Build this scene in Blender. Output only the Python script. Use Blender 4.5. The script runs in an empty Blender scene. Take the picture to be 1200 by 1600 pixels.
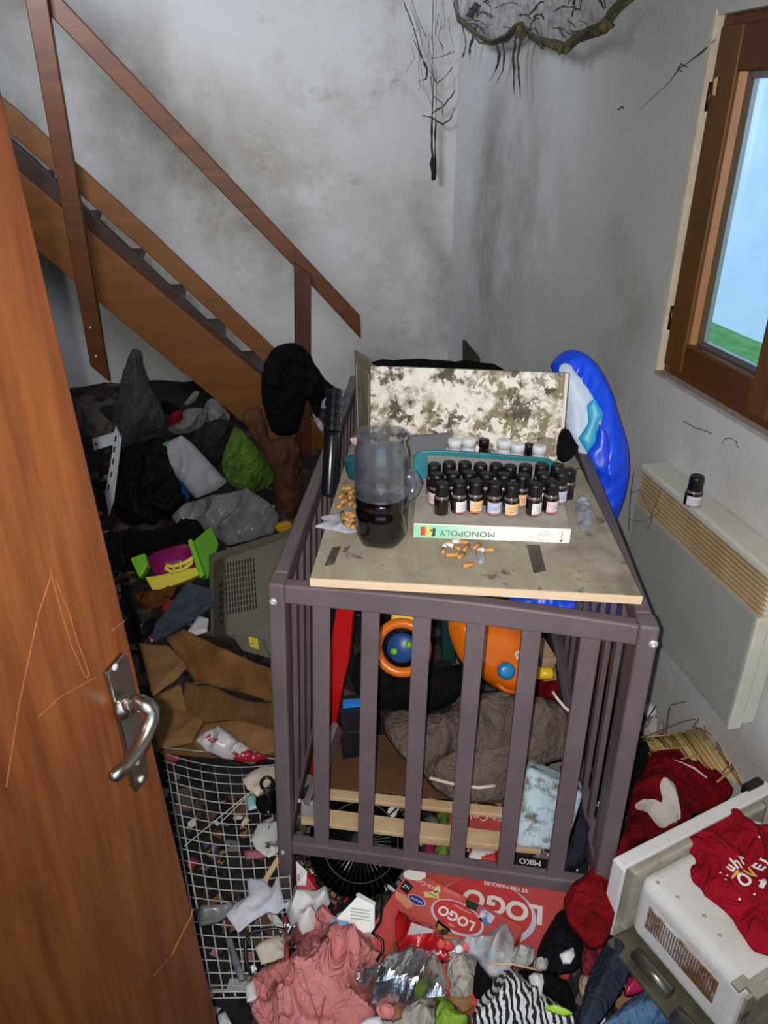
import bpy, bmesh, math, random
import numpy as np
from mathutils import Vector, Matrix, noise
from mathutils.bvhtree import BVHTree
random.seed(7)
D = bpy.data; S = bpy.context.scene; COL = S.collection

# ------------------------------------------------------------------ camera
EYE = np.array([0.0, 0.0, 1.645]); FPX = 1202.0
PITCH = math.radians(27.5); YAW = math.radians(10.65)
FWD = np.array([math.sin(YAW)*math.cos(PITCH), math.cos(YAW)*math.cos(PITCH), -math.sin(PITCH)])
RGT = np.array([math.cos(YAW), -math.sin(YAW), 0.0]); UPV = np.cross(RGT, FWD)
cd = D.cameras.new('camera'); cd.sensor_fit = 'VERTICAL'; cd.sensor_height = 36.0; cd.lens = FPX/1600*36.0
cd.clip_start = 0.02; cd.clip_end = 60
cam = D.objects.new('camera', cd); COL.objects.link(cam)
cam.matrix_world = Matrix(((RGT[0], UPV[0], -FWD[0], EYE[0]), (RGT[1], UPV[1], -FWD[1], EYE[1]), (RGT[2], UPV[2], -FWD[2], EYE[2]), (0, 0, 0, 1)))
S.camera = cam
# ------------------------------------------------------------------ light
W = D.worlds.new('sky'); S.world = W; W.use_nodes = True
W.node_tree.nodes['Background'].inputs[0].default_value = (0.62, 0.82, 1.0, 1)
W.node_tree.nodes['Background'].inputs[1].default_value = 1.0
def lamp(name, kind, loc, energy, color=(1, 1, 1), size=None, target=None, **kw):
    l = D.lights.new(name, kind); l.energy = energy; l.color = color
    if size is not None:
        if kind == 'AREA': l.size = size
        else: l.shadow_soft_size = size
    for k, v in kw.items(): setattr(l, k, v)
    o = D.objects.new(name, l); COL.objects.link(o); o.location = loc
    if target is not None:
        o.rotation_euler = (Vector(target)-Vector(loc)).to_track_quat('-Z', 'Y').to_euler()
    return o
lamp('phone_flash', 'SPOT', (-0.022, 0.0, 1.652), 72, (1.0, 0.95, 0.89), 0.004, (0.98, 2.1, 0.66), spot_size=math.radians(120), spot_blend=1.0)
lamp('rear_fill', 'AREA', (0.1, -1.6, 2.3), 12, (1.0, 0.97, 0.93), 0.8, (0.3, 3.0, 1.7))  # added fill lamp, out of view behind the camera
lamp('upper_wall_fill', 'AREA', (-0.9, 1.9, 2.60), 15, (0.82, 0.88, 1.0), 0.7, (0.35, 3.95, 1.95), spread=math.radians(95))  # added lamp under the closed ceiling, aimed to brighten the upper back wall
sun = lamp('sun', 'SUN', (0, 0, 6), 1.9, (1.0, 0.98, 0.95)); sun.rotation_euler = Vector((0.75, -0.12, -0.65)).to_track_quat('-Z', 'Y').to_euler(); sun.data.angle = 0.01
S.view_settings.view_transform = 'Standard'; S.view_settings.look = 'None'
S.view_settings.exposure = 0.42; S.view_settings.gamma = 1.0; S.view_settings.use_curve_mapping = False

# ------------------------------------------------------------------ points from pixels of the surveyed photograph
def ray(px, py):
    d = FWD*FPX + RGT*(px-600) - UPV*(py-800); return d/np.linalg.norm(d)
def onp(px, py, p0, n):
    d = ray(px, py); n = np.array(n, float); return EYE + d*(np.dot(np.array(p0, float)-EYE, n)/np.dot(d, n))
def onz(px, py, z): return onp(px, py, (0, 0, z), (0, 0, 1))
def onx(px, py, x): return onp(px, py, (x, 0, 0), (1, 0, 0))
def ony(px, py, y): return onp(px, py, (0, y, 0), (0, 1, 0))
def V(*a): return np.array(a, float)
def nz(v): v = np.array(v, float); return v/np.linalg.norm(v)
def ground(x, y):
    z = np.interp(y, [0.4, 1.2, 1.6, 2.1, 2.7, 3.3, 4.0], [0.0, 0.02, 0.06, 0.16, 0.28, 0.40, 0.44])
    return float(z * np.interp(x, [-0.2, 0.15, 0.9], [1.0, 0.7, 0.25]))
def ong(px, py, dz=0.0):
    z = 0.1
    for _ in range(30):
        p = onz(px, py, z); z = 0.5*z + 0.5*(ground(p[0], p[1]) + dz)
    return onz(px, py, z)

# ------------------------------------------------------------------ materials
def srgb(c):
    return tuple(((v/255)/12.92 if v/255 <= 0.04045 else ((v/255+0.055)/1.055)**2.4) for v in c) + (1,)
_M = {}
def mat(name, c1, c2=None, rough=0.6, scale=8.0, metal=0.0, bump=0.0, bscale=40.0, stretch=(1, 1, 1), lo=0.35, hi=0.65,
        detail=6.0, spec=0.5, trans=0.0, alpha=1.0, dirt=None, dscale=3.0, dlo=0.55, dhi=0.75, emit=None, kind='noise', coat=0.0, sheen=0.0, extra=None):
    if name in _M: return _M[name]
    m = D.materials.new(name); m.use_nodes = True; nt = m.node_tree; N = nt.nodes; L = nt.links
    b = N['Principled BSDF']; tc = N.new('ShaderNodeTexCoord'); mp = N.new('ShaderNodeMapping'); mp.inputs['Scale'].default_value = stretch
    L.new(tc.outputs['Object'], mp.inputs['Vector'])
    b.inputs['Roughness'].default_value = rough; b.inputs['Metallic'].default_value = metal
    b.inputs['Specular IOR Level'].default_value = spec; b.inputs['Transmission Weight'].default_value = trans
    b.inputs['Alpha'].default_value = alpha; b.inputs['Coat Weight'].default_value = coat; b.inputs['Sheen Weight'].default_value = sheen
    out = None
    if c2 is not None:
        if kind == 'wave':
            t = N.new('ShaderNodeTexWave'); t.inputs['Scale'].default_value = scale; t.inputs['Distortion'].default_value = 6.0
            t.inputs['Detail'].default_value = 4.0; t.inputs['Detail Scale'].default_value = 1.5; fac = t.outputs['Fac']
        else:
            t = N.new('ShaderNodeTexNoise'); t.inputs['Scale'].default_value = scale; t.inputs['Detail'].default_value = detail; t.inputs['Roughness'].default_value = 0.62; fac = t.outputs[0]
        L.new(mp.outputs[0], t.inputs['Vector'])
        r = N.new('ShaderNodeValToRGB'); r.color_ramp.elements[0].position = lo; r.color_ramp.elements[1].position = hi
        r.color_ramp.elements[0].color = srgb(c1); r.color_ramp.elements[1].color = srgb(c2)
        L.new(fac, r.inputs[0]); out = r.outputs[0]
    def overlay(out, color, sc, dl, dh, st=(1, 1, 1), off=0.0, strength=1.0):
        mp2 = N.new('ShaderNodeMapping'); mp2.inputs['Scale'].default_value = st; mp2.inputs['Location'].default_value = (off, off*0.7, off*1.3); L.new(tc.outputs['Object'], mp2.inputs['Vector'])
        t2 = N.new('ShaderNodeTexNoise'); t2.inputs['Scale'].default_value = sc; t2.inputs['Detail'].default_value = 8.0; t2.inputs['Roughness'].default_value = 0.66; L.new(mp2.outputs[0], t2.inputs['Vector'])
        r2 = N.new('ShaderNodeMapRange'); r2.inputs['From Min'].default_value = dl; r2.inputs['From Max'].default_value = dh; r2.inputs['To Max'].default_value = strength; L.new(t2.outputs[0], r2.inputs[0])
        mx = N.new('ShaderNodeMix'); mx.data_type = 'RGBA'; L.new(r2.outputs[0], mx.inputs[0])
        if out is None: mx.inputs[6].default_value = srgb(c1)
        else: L.new(out, mx.inputs[6])
        mx.inputs[7].default_value = srgb(color); return mx.outputs[2]
    if dirt is not None: out = overlay(out, dirt, dscale, dlo, dhi)
    for e in (extra or []): out = overlay(out, *e)
    if out is not None: L.new(out, b.inputs['Base Color'])
    else: b.inputs['Base Color'].default_value = srgb(c1)
    if bump > 0:
        tb = N.new('ShaderNodeTexNoise'); tb.inputs['Scale'].default_value = bscale; tb.inputs['Detail'].default_value = 5; L.new(mp.outputs[0], tb.inputs['Vector'])
        bp = N.new('ShaderNodeBump'); bp.inputs['Strength'].default_value = bump; bp.inputs['Distance'].default_value = 0.01; L.new(tb.outputs[0], bp.inputs['Height']); L.new(bp.outputs[0], b.inputs['Normal'])
    if emit:
        b.inputs['Emission Color'].default_value = srgb(emit[0]); b.inputs['Emission Strength'].default_value = emit[1]
    _M[name] = m; return m
def fabric(name, c, c2=None, **kw):
    c2 = c2 or tuple(int(v*0.8) for v in c)
    k = dict(rough=0.95, scale=30, bump=0.25, bscale=300, spec=0.15); k.update(kw)
    fresh = name not in _M; m = mat(name, c, c2, **k)
    if fresh:       # crease relief
        nt = m.node_tree; N = nt.nodes; L = nt.links; b = N['Principled BSDF']; tc = N.new('ShaderNodeTexCoord')
        t = N.new('ShaderNodeTexNoise'); t.inputs['Scale'].default_value = 13; t.inputs['Detail'].default_value = 3; t.inputs['Distortion'].default_value = 1.8; L.new(tc.outputs['Object'], t.inputs['Vector'])
        s1 = N.new('ShaderNodeMath'); s1.operation = 'SUBTRACT'; s1.inputs[1].default_value = 0.5; L.new(t.outputs[0], s1.inputs[0])
        s2 = N.new('ShaderNodeMath'); s2.operation = 'ABSOLUTE'; L.new(s1.outputs[0], s2.inputs[0])
        s3 = N.new('ShaderNodeMath'); s3.operation = 'POWER'; s3.inputs[1].default_value = 0.6; L.new(s2.outputs[0], s3.inputs[0])
        bp = N.new('ShaderNodeBump'); bp.inputs['Strength'].default_value = 0.8; bp.inputs['Distance'].default_value = 0.018; bp.invert = True; L.new(s3.outputs[0], bp.inputs['Height'])
        old = [l for l in L if l.to_socket == b.inputs['Normal']]
        if old: L.new(old[0].from_socket, bp.inputs['Normal'])
        L.new(bp.outputs[0], b.inputs['Normal'])
    return m
def pane_mat(name, tint, glossy=0.12, rough=0.05, haze=None, hz=0.3):
    m = D.materials.new(name); m.use_nodes = True; nt = m.node_tree; N = nt.nodes; L = nt.links; N.clear()
    o = N.new('ShaderNodeOutputMaterial'); tr = N.new('ShaderNodeBsdfTransparent'); tr.inputs[0].default_value = tint
    gl = N.new('ShaderNodeBsdfGlossy'); gl.inputs['Roughness'].default_value = rough
    fr = N.new('ShaderNodeLayerWeight'); fr.inputs[0].default_value = 0.25
    mr = N.new('ShaderNodeMapRange'); mr.inputs['To Min'].default_value = glossy*0.4; mr.inputs['To Max'].default_value = min(1, glossy*4); L.new(fr.outputs['Facing'], mr.inputs[0])
    mx = N.new('ShaderNodeMixShader'); L.new(mr.outputs[0], mx.inputs[0]); L.new(tr.outputs[0], mx.inputs[1]); L.new(gl.outputs[0], mx.inputs[2])
    last = mx
    if haze:
        df = N.new('ShaderNodeBsdfDiffuse'); df.inputs[0].default_value = srgb(haze)
        t = N.new('ShaderNodeTexNoise'); t.inputs['Scale'].default_value = 25; t.inputs['Detail'].default_value = 6
        tc = N.new('ShaderNodeTexCoord'); L.new(tc.outputs['Object'], t.inputs['Vector'])
        r = N.new('ShaderNodeMapRange'); r.inputs['From Min'].default_value = 0.3; r.inputs['From Max'].default_value = 0.7; r.inputs['To Min'].default_value = hz*0.5; r.inputs['To Max'].default_value = hz*1.5; L.new(t.outputs[0], r.inputs[0])
        m2 = N.new('ShaderNodeMixShader'); L.new(r.outputs[0], m2.inputs[0]); L.new(mx.outputs[0], m2.inputs[1]); L.new(df.outputs[0], m2.inputs[2]); last = m2
    L.new(last.outputs[0], o.inputs[0]); _M[name] = m; return m

# ------------------------------------------------------------------ object helpers
def tag(o, label=None, cat=None, group=None, kind=None):
    if label: o['label'] = label
    if cat: o['category'] = cat
    if group: o['group'] = group
    if kind: o['kind'] = kind
    return o
def thing(name, label, cat, loc=(0, 0, 0), group=None, kind=None):
    o = D.objects.new(name, None); o.empty_display_size = 0.05; COL.objects.link(o); o.location = [float(v) for v in loc]
    return tag(o, label, cat, group, kind)
def link(name, me, m, parent=None, smooth=False):
    o = D.objects.new(name, me); COL.objects.link(o)
    if m is not None:
        me.materials.clear()
        for mm in (m if isinstance(m, (list, tuple)) else [m]): me.materials.append(mm)
    if smooth: me.polygons.foreach_set('use_smooth', [True]*len(me.polygons))
    if parent is not None:
        o.parent = parent
        pl = Vector((0, 0, 0)); q = parent
        while q is not None: pl += Vector(q.location) if q.parent is None else Vector((0, 0, 0)); q = q.parent
        if parent.parent is None: o.matrix_parent_inverse = Matrix.Translation(-pl)
    return o
def recentre(o):
    n = len(o.data.vertices); a = np.empty(n*3); o.data.vertices.foreach_get('co', a); a = a.reshape(-1, 3)
    c = np.array([(a[:, 0].min()+a[:, 0].max())/2, (a[:, 1].min()+a[:, 1].max())/2, a[:, 2].min()])
    o.data.vertices.foreach_set('co', (a-c).ravel()); o.location = c; return o
class MB:
    def __init__(s): s.v = []; s.f = []; s.mi = []
    def add(s, vs, fs, mi=0):
        o = len(s.v); s.v += [tuple(map(float, p)) for p in vs]; s.f += [tuple(i+o for i in f) for f in fs]; s.mi += [mi]*len(fs); return s
    def hexa(s, a, b, mi=0):      # two matching quads
        return s.add(list(a)+list(b), [(3, 2, 1, 0), (4, 5, 6, 7), (0, 1, 5, 4), (1, 2, 6, 5), (2, 3, 7, 6), (3, 0, 4, 7)], mi)
    def box(s, c, ax, ay, az, mi=0):   # centre and three half-axis vectors
        c, ax, ay, az = map(np.array, (c, ax, ay, az))
        q = [c-ax-ay, c+ax-ay, c+ax+ay, c-ax+ay]; return s.hexa([p-az for p in q], [p+az for p in q], mi)
    def aabb(s, a, b, mi=0):
        a = np.array(a, float); b = np.array(b, float); c = (a+b)/2; h = (b-a)/2
        return s.box(c, V(h[0], 0, 0), V(0, h[1], 0), V(0, 0, h[2]), mi)
    def beam(s, p, q, w, up, t, mi=0):   # bar from p to q, width w across, thickness t along 'up'
        p = np.array(p, float); q = np.array(q, float); d = nz(q-p); up = np.array(up, float); up = nz(up-d*np.dot(up, d)); sd = np.cross(d, up)
        return s.box((p+q)/2, (q-p)/2, sd*w/2, up*t/2, mi)
    def prism(s, pts, off, mi=0):
        n = len(pts); pts = [np.array(p, float) for p in pts]; off = np.array(off, float)
        return s.add(pts+[p+off for p in pts], [tuple(range(n-1, -1, -1)), tuple(range(n, 2*n))]+[(i, (i+1) % n, n+(i+1) % n, n+i) for i in range(n)], mi)
    def tube(s, pts, r, n=6, mi=0, closed=False):
        pts = [np.array(p, float) for p in pts]; m = len(pts); rr = r if hasattr(r, '__len__') else [r]*m
        vs = []; fs = []; ref = None
        for i in range(m):
            if closed: t = pts[(i+1) % m]-pts[i-1]
            else: t = pts[min(i+1, m-1)]-pts[max(i-1, 0)]
            t = nz(t+1e-9)
            if ref is None: ref = nz(np.cross(t, V(0.31, 0.17, 0.93) if abs(t[2]) < 0.9 else V(1, 0.1, 0)))
            ref = nz(ref-t*np.dot(ref, t)); b = np.cross(t, ref)
            for k in range(n):
                a = 2*math.pi*k/n; vs.append(pts[i]+(ref*math.cos(a)+b*math.sin(a))*rr[i])
        for i in range(m if closed else m-1):
            j = (i+1) % m
            for k in range(n): fs.append((i*n+k, i*n+(k+1) % n, j*n+(k+1) % n, j*n+k))
        if not closed: fs += [tuple(range(n-1, -1, -1)), tuple(range((m-1)*n, m*n))]
        return s.add(vs, fs, mi)
    def lathe(s, prof, c, n=20, ax=V(0, 0, 1), ux=None, mi=0, sx=1.0):
        ax = nz(ax); ux = nz(np.cross(ax, V(0.2, 1, 0.1))) if ux is None else nz(ux); uy = np.cross(ax, ux); c = np.array(c, float); vs = []; fs = []
        for (r, h) in prof:
            for k in range(n):
                a = 2*math.pi*k/n; vs.append(c+ax*h+(ux*math.cos(a)*sx+uy*math.sin(a))*max(r, 1e-5))
        m = len(prof)
        for i in range(m-1):
            for k in range(n): fs.append((i*n+k, i*n+(k+1) % n, (i+1)*n+(k+1) % n, (i+1)*n+k))
        fs += [tuple(range(n-1, -1, -1)), tuple(range((m-1)*n, m*n))]
        return s.add(vs, fs, mi)
    def build(s, name, m, parent=None, smooth=False, bevel=0.0, seg=2, auto=None):
        me = D.meshes.new(name); me.from_pydata(s.v, [], s.f); me.update()
        o = link(name, me, m, parent, smooth)
        if isinstance(m, (list, tuple)): me.polygons.foreach_set('material_index', s.mi)
        bm = bmesh.new(); bm.from_mesh(me); bmesh.ops.recalc_face_normals(bm, faces=bm.faces); bm.to_mesh(me); bm.free()
        if bevel > 0:
            b = o.modifiers.new('bevel', 'BEVEL'); b.width = bevel; b.segments = seg; b.limit_method = 'ANGLE'; b.angle_limit = 0.6
        if parent is None: recentre(o)
        return o
def structure(o): o['kind'] = 'structure'; return o
def chaikin(p, k=1):
    for _ in range(k):
        q = []
        for i in range(len(p)):
            a = p[i]; b = p[(i+1) % len(p)]; q += [a*0.75+b*0.25, a*0.25+b*0.75]
        p = q
    return p
def fbm(p, o=3):
    v = 0; a = 0.5
    for _ in range(o): v += a*noise.noise(p); p = p*2.03; a *= 0.5
    return v
def cloth(name, pts, n, m, parent=None, thick=0.04, edge=0.05, amp=0.012, freq=14.0, along=(1.0, 0.35), ang=0.3, res=44, smooth=1, seed=0.0, back=0.006, tilt=None, ridge=True, grow=None, flatbase=False, jag=None):
    """closed sheet filling a world-space outline: domed by thick along n, with folds; back is the thickness behind"""
    n = nz(n); P = [np.array(p, float) for p in pts]; o = sum(P)/len(P)
    u = nz(np.cross(V(0, 1, 0.013), n)) if abs(n[1]) < 0.9 else nz(np.cross(n, V(0, 0, 1)))*-1
    u = nz(u-n*np.dot(u, n)); v = np.cross(n, u)
    Q = [V(np.dot(p-o, u), np.dot(p-o, v)) for p in P]; H = [np.dot(p-o, n) for p in P]
    Q2 = chaikin(Q, smooth) if smooth else Q
    if jag is None: jag = 0.012 if (smooth and amp > 0) else (0.006 if amp > 0 else 0.0)
    if jag:
        ext = max(np.ptp(np.array(Q), axis=0)); Q3 = []
        for i in range(len(Q2)):
            a_, b_ = Q2[i], Q2[(i+1) % len(Q2)]; m_ = max(1, int(np.linalg.norm(b_-a_)/(ext*0.035)))
            Q3 += [a_+(b_-a_)*(k_/m_) for k_ in range(m_)]
        fq = 16.0/ext
        Q2 = [p+ext*jag*V(noise.noise(Vector((p[0]*fq, p[1]*fq, seed+1.7)))+0.6*noise.noise(Vector((p[0]*fq*2.7, p[1]*fq*2.7, 4.0))), noise.noise(Vector((p[0]*fq, p[1]*fq, seed+8.7)))+0.6*noise.noise(Vector((p[0]*fq*2.7, p[1]*fq*2.7, 14.0)))) for p in Q3]
    A = np.array(Q2); B = np.roll(A, -1, 0); lo = A.min(0); hi = A.max(0); size = max(hi-lo); st = size/res
    nx = int((hi[0]-lo[0])/st)+2; ny = int((hi[1]-lo[1])/st)+2
    def inside(x, y):
        c = np.zeros(x.shape, bool)
        for (x1, y1), (x2, y2) in zip(A, B):
            if y1 == y2: continue
            k = ((y1 > y) != (y2 > y)) & (x < (x2-x1)*(y-y1)/(y2-y1)+x1); c ^= k
        return c
    cx, cy = np.meshgrid(lo[0]-st/2+st*(np.arange(nx)+0.5), lo[1]-st/2+st*(np.arange(ny)+0.5), indexing='ij')
    cell = inside(cx, cy)
    idx = {}; vx = []
    cells = [(i, j) for i in range(nx) for j in range(ny) if cell[i, j]]
    for i, j in cells:
        for a, b in ((0, 0), (1, 0), (1, 1), (0, 1)):
            if (i+a, j+b) not in idx: idx[(i+a, j+b)] = len(vx); vx.append((lo[0]-st/2+st*(i+a), lo[1]-st/2+st*(j+b)))
    vx = np.array(vx); AB = B-A; L2 = (AB**2).sum(1)+1e-12
    t = np.clip(((vx[:, None, :]-A[None])*AB[None]).sum(2)/L2[None], 0, 1); pr = A[None]+AB[None]*t[..., None]
    dd = np.sqrt(((vx[:, None, :]-pr)**2).sum(2)); k = dd.argmin(1); near = pr[np.arange(len(vx)), k]; dist = dd.min(1)
    bnd = set()
    def has(i, j): return 0 <= i < nx and 0 <= j < ny and cell[i, j]
    for (i, j), q in idx.items():
        if not (has(i, j) and has(i-1, j) and has(i, j-1) and has(i-1, j-1)): bnd.add(q)
    bl = np.array(sorted(bnd)); vx[bl] = near[bl]; dist[bl] = 0
    ca, sa = math.cos(ang), math.sin(ang); hs = []
    Qa = np.array(Q); Ha = np.array(H)
    for q in range(len(vx)):
        x, y = vx[q]; e = min(1.0, dist[q]/edge) if edge > 0 else 1.0; f = e*(2-e)
        wx = noise.noise(Vector((x*freq*0.5+9, y*freq*0.5+seed, seed*2.0))); wy = noise.noise(Vector((x*freq*0.5-5, y*freq*0.5+seed+3, seed)))
        X = (x*ca+y*sa)*along[0]*freq+wx*1.3; Y = (-x*sa+y*ca)*along[1]*freq+wy*1.3
        if ridge and amp > 0:
            r1 = 1-min(1.0, abs(noise.noise(Vector((X+seed*5, Y, seed+3.3))))*2.6); r2 = 1-min(1.0, abs(noise.noise(Vector((X*2.1-4, Y*1.7+2, seed+6.3))))*2.4); r3 = 1-min(1.0, abs(noise.noise(Vector((Y*2.9, X*2.6+5, seed+1.3))))*2.4)
            w = 1.1*r1*r1+0.55*r2*r2+0.30*r3*r3+0.9*noise.noise(Vector((X*0.45, Y*0.45, seed)))-0.25
        else: w = fbm(Vector((X, Y, seed)), 4)
        base = 0.0
        if grow is not None: base = grow
        wgt = 1.0/(((Qa-vx[q])**2).sum(1)+1e-5); bh = float((wgt*Ha).sum()/wgt.sum())
        hs.append(bh + thick*0.62*f + amp*1.25*w*(0.10+0.90*f))
    top = [o+u*vx[q][0]+v*vx[q][1]+n*hs[q] for q in range(len(vx))]
    if flatbase: bot = [o+u*vx[q][0]+v*vx[q][1]+n*(-back) for q in range(len(vx))]
    else: bot = [top[q]-n*(thick*min(1.0, dist[q]/max(edge, 1e-6))*0.98+back+amp*0.6) for q in range(len(vx))]
    nv = len(vx); F = []; ed = {}
    for i, j in cells:
        q = [idx[(i, j)], idx[(i+1, j)], idx[(i+1, j+1)], idx[(i, j+1)]]; F.append(tuple(q)); F.append(tuple(nv+w for w in reversed(q)))
        for a in range(4):
            e = (q[a], q[(a+1) % 4])
            if (e[1], e[0]) in ed: del ed[(e[1], e[0])]
            else: ed[e] = 1
    for a, b in ed: F.append((b, a, nv+a, nv+b))
    me = D.meshes.new(name); me.from_pydata([tuple(p) for p in top+bot], [], F); me.update()
    ob = link(name, me, m, parent, True)
    bm = bmesh.new(); bm.from_mesh(me); bmesh.ops.recalc_face_normals(bm, faces=bm.faces); bm.to_mesh(me); bm.free()
    if parent is None: recentre(ob)
    return ob
def zc(name, px, z, m, label=None, cat=None, group=None, parent=None, g=False, **kw):
    """cloth lying about level: pixel outline at height z (or z above the rubbish when g)"""
    pts = [ong(a, b, z) if g else onz(a, b, z) for a, b in px]
    if g:
        zz = float(np.mean([p[2] for p in pts]))
    o = cloth(name, pts, (0, 0, 1), m, parent, **kw)
    if label: tag(o, label, cat, group)
    return o
def pc(name, px, p0, n, m, label=None, cat=None, group=None, parent=None, **kw):
    """cloth hanging or leaning in a plane"""
    o = cloth(name, [onp(a, b, p0, n) for a, b in px], n, m, parent, **kw)
    if label: tag(o, label, cat, group)
    return o
def frame_from(o, u, v):
    u = nz(u); n = nz(np.cross(u, v)); v = np.cross(n, u); return np.array(o, float), u, v, n
def textmesh(name, s, size, o, u, v, m, parent=None, sx=1.0, lift=0.0006, sub=0, align='CENTER', bold=0.0, conform=None):
    o, u, v, n = frame_from(o, u, v)
    c = D.curves.new('t', 'FONT'); c.body = s; c.size = size; c.align_x = align; c.align_y = 'CENTER'; c.offset = bold; c.resolution_u = 3
    t = D.objects.new('t', c); COL.objects.link(t); bpy.context.view_layer.update()
    me = D.meshes.new_from_object(t.evaluated_get(bpy.context.evaluated_depsgraph_get())); D.objects.remove(t); D.curves.remove(c)
    if sub:
        bm = bmesh.new(); bm.from_mesh(me); bmesh.ops.triangulate(bm, faces=bm.faces)
        for _ in range(sub): bmesh.ops.subdivide_edges(bm, edges=[e for e in bm.edges if e.calc_length() > size*0.12], cuts=1)
        bm.to_mesh(me); bm.free()
    for vt in me.vertices:
        p = o+u*vt.co.x*sx+v*vt.co.y+n*lift
        vt.co = p
    if conform is not None: drop(me, conform, n, lift)
    me.name = name
    return link(name, me, m, parent)
def drop(me, target, n, lift):
    dg = bpy.context.evaluated_depsgraph_get(); bm = bmesh.new(); bm.from_mesh(target.data)
    mw = Matrix.Translation(target.location); bm.transform(mw); tr = BVHTree.FromBMesh(bm); nn = Vector(n)
    for vt in me.vertices:
        h = tr.ray_cast(vt.co+nn*0.3, -nn, 0.6)
        if h[0] is None: h = tr.find_nearest(vt.co)
        if h[0] is not None: vt.co = h[0]+nn*max(lift, 0.0015)
    bm.free()
def ellipse(o, u, v, a, b, n=36, off=0.0005):
    o, u, v, nn = frame_from(o, u, v); return [o+u*a*math.cos(2*math.pi*k/n)+v*b*math.sin(2*math.pi*k/n)+nn*off for k in range(n)]
def patch(name, pts, m, parent, th=0.0004, n=None):
    pts = [np.array(p, float) for p in pts]
    if n is None: n = nz(np.cross(pts[1]-pts[0], pts[2]-pts[0]))
    return MB().prism(pts, np.array(n)*th).build(name, m, parent)
def copytree(o, parent=None):
    c = o.copy(); COL.objects.link(c)
    if parent is not None: c.parent = parent
    for ch in o.children: copytree(ch, c)
    return c

# ------------------------------------------------------------------ palette
WHITEWALL_B = mat('plaster_back', (206, 206, 205), (192, 190, 186), rough=0.9, scale=1.6, lo=0.3, hi=0.7, bump=0.12, bscale=60,
    extra=[((140, 128, 108), 1.5, 0.50, 0.74, (1, 1, 1), 3.2, 0.75), ((120, 108, 88), 5.0, 0.60, 0.80, (1, 1, 1.4), 11.0, 0.7), ((60, 56, 50), 26.0, 0.74, 0.80, (1, 1, 1), 5.0, 0.8)])
WHITEWALL_R = mat('plaster_right', (204, 205, 206), (190, 190, 188), rough=0.9, scale=1.6, lo=0.3, hi=0.7, bump=0.12, bscale=60,
    extra=[((120, 112, 98), 1.3, 0.55, 0.80, (1, 1, 0.5), 7.7, 0.7), ((74, 70, 64), 30.0, 0.73, 0.80, (1, 1, 1), 2.0, 0.85)])
PLASTER = mat('plaster_plain', (205, 203, 198), (190, 187, 180), rough=0.9, scale=2.0)
CREAM = mat('cream_reveal', (226, 216, 196), (200, 188, 166), rough=0.8, scale=12)
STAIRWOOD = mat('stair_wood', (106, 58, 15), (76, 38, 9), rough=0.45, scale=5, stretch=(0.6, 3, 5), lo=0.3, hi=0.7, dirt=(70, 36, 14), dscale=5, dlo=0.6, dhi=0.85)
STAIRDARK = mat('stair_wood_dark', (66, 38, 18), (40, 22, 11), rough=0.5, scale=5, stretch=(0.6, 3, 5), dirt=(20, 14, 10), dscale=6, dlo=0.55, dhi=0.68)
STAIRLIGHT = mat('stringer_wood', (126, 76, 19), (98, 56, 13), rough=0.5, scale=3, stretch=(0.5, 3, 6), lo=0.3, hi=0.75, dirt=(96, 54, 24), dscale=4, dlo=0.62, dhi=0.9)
DOORWOOD = mat('door_wood', (118, 66, 29), (82, 42, 17), rough=0.38, scale=6, stretch=(9, 9, 0.7), lo=0.3, hi=0.72, spec=0.45,
    extra=[((150, 100, 62), 14.0, 0.66, 0.80, (1, 1, 0.8), 4.0, 0.35), ((58, 26, 12), 3.0, 0.52, 0.75, (3, 3, 0.6), 8.0, 0.7)])
WINWOOD = mat('window_wood', (110, 70, 18), (88, 54, 12), rough=0.5, scale=5, stretch=(3, 3, 0.6), lo=0.3, hi=0.7)
WINWOOD_H = mat('window_wood_rail', (100, 56, 15), (80, 42, 11), rough=0.5, scale=5, stretch=(3, 0.6, 3), lo=0.3, hi=0.7)
BEAD = mat('window_bead', (172, 118, 64), (150, 96, 46), rough=0.5, scale=6, stretch=(3, 3, 0.6))
CRIB = mat('mauve_paint', (103, 89, 93), (93, 80, 84), rough=0.5, scale=7, bump=0.04, bscale=80, dirt=(92, 80, 80), dscale=9, dlo=0.6, dhi=0.8)
STEEL = mat('steel', (196, 196, 194), rough=0.45, metal=0.5)
CHROME = mat('worn_chrome', (186, 180, 172), (120, 112, 102), rough=0.28, metal=1.0, scale=18, lo=0.3, hi=0.8)
BEECH = mat('beech_slat', (206, 178, 140), (186, 156, 118), rough=0.6, scale=6, stretch=(0.6, 5, 5))
BLACK = mat('black_plastic', (16, 16, 17), rough=0.35)
BLACKCLOTH = fabric('black_cloth', (14, 13, 14), (8, 8, 9))
WHITEPL = mat('white_enamel', (222, 221, 222), (210, 208, 206), rough=0.25, scale=3, dirt=(188, 172, 130), dscale=5, dlo=0.58, dhi=0.85, coat=0.2)
PAPER = mat('paper', (226, 226, 228), (206, 206, 210), rough=0.9, scale=10, lo=0.3, hi=0.7)
PAPERW = mat('warm_paper', (218, 208, 192), (196, 184, 166), rough=0.9, scale=8)
CARD = mat('cardboard', (150, 112, 70), (130, 94, 56), rough=0.9, scale=6, stretch=(1, 6, 1), dirt=(104, 74, 44), dscale=5, dlo=0.55, dhi=0.8)
CARDD = mat('cardboard_inside', (122, 86, 48), (106, 74, 40), rough=0.9, scale=9, stretch=(7, 1, 1), dirt=(86, 60, 34), dscale=3, dlo=0.5, dhi=0.8)
RED = fabric('red_fleece', (126, 12, 22), (96, 7, 15), scale=20)
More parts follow.
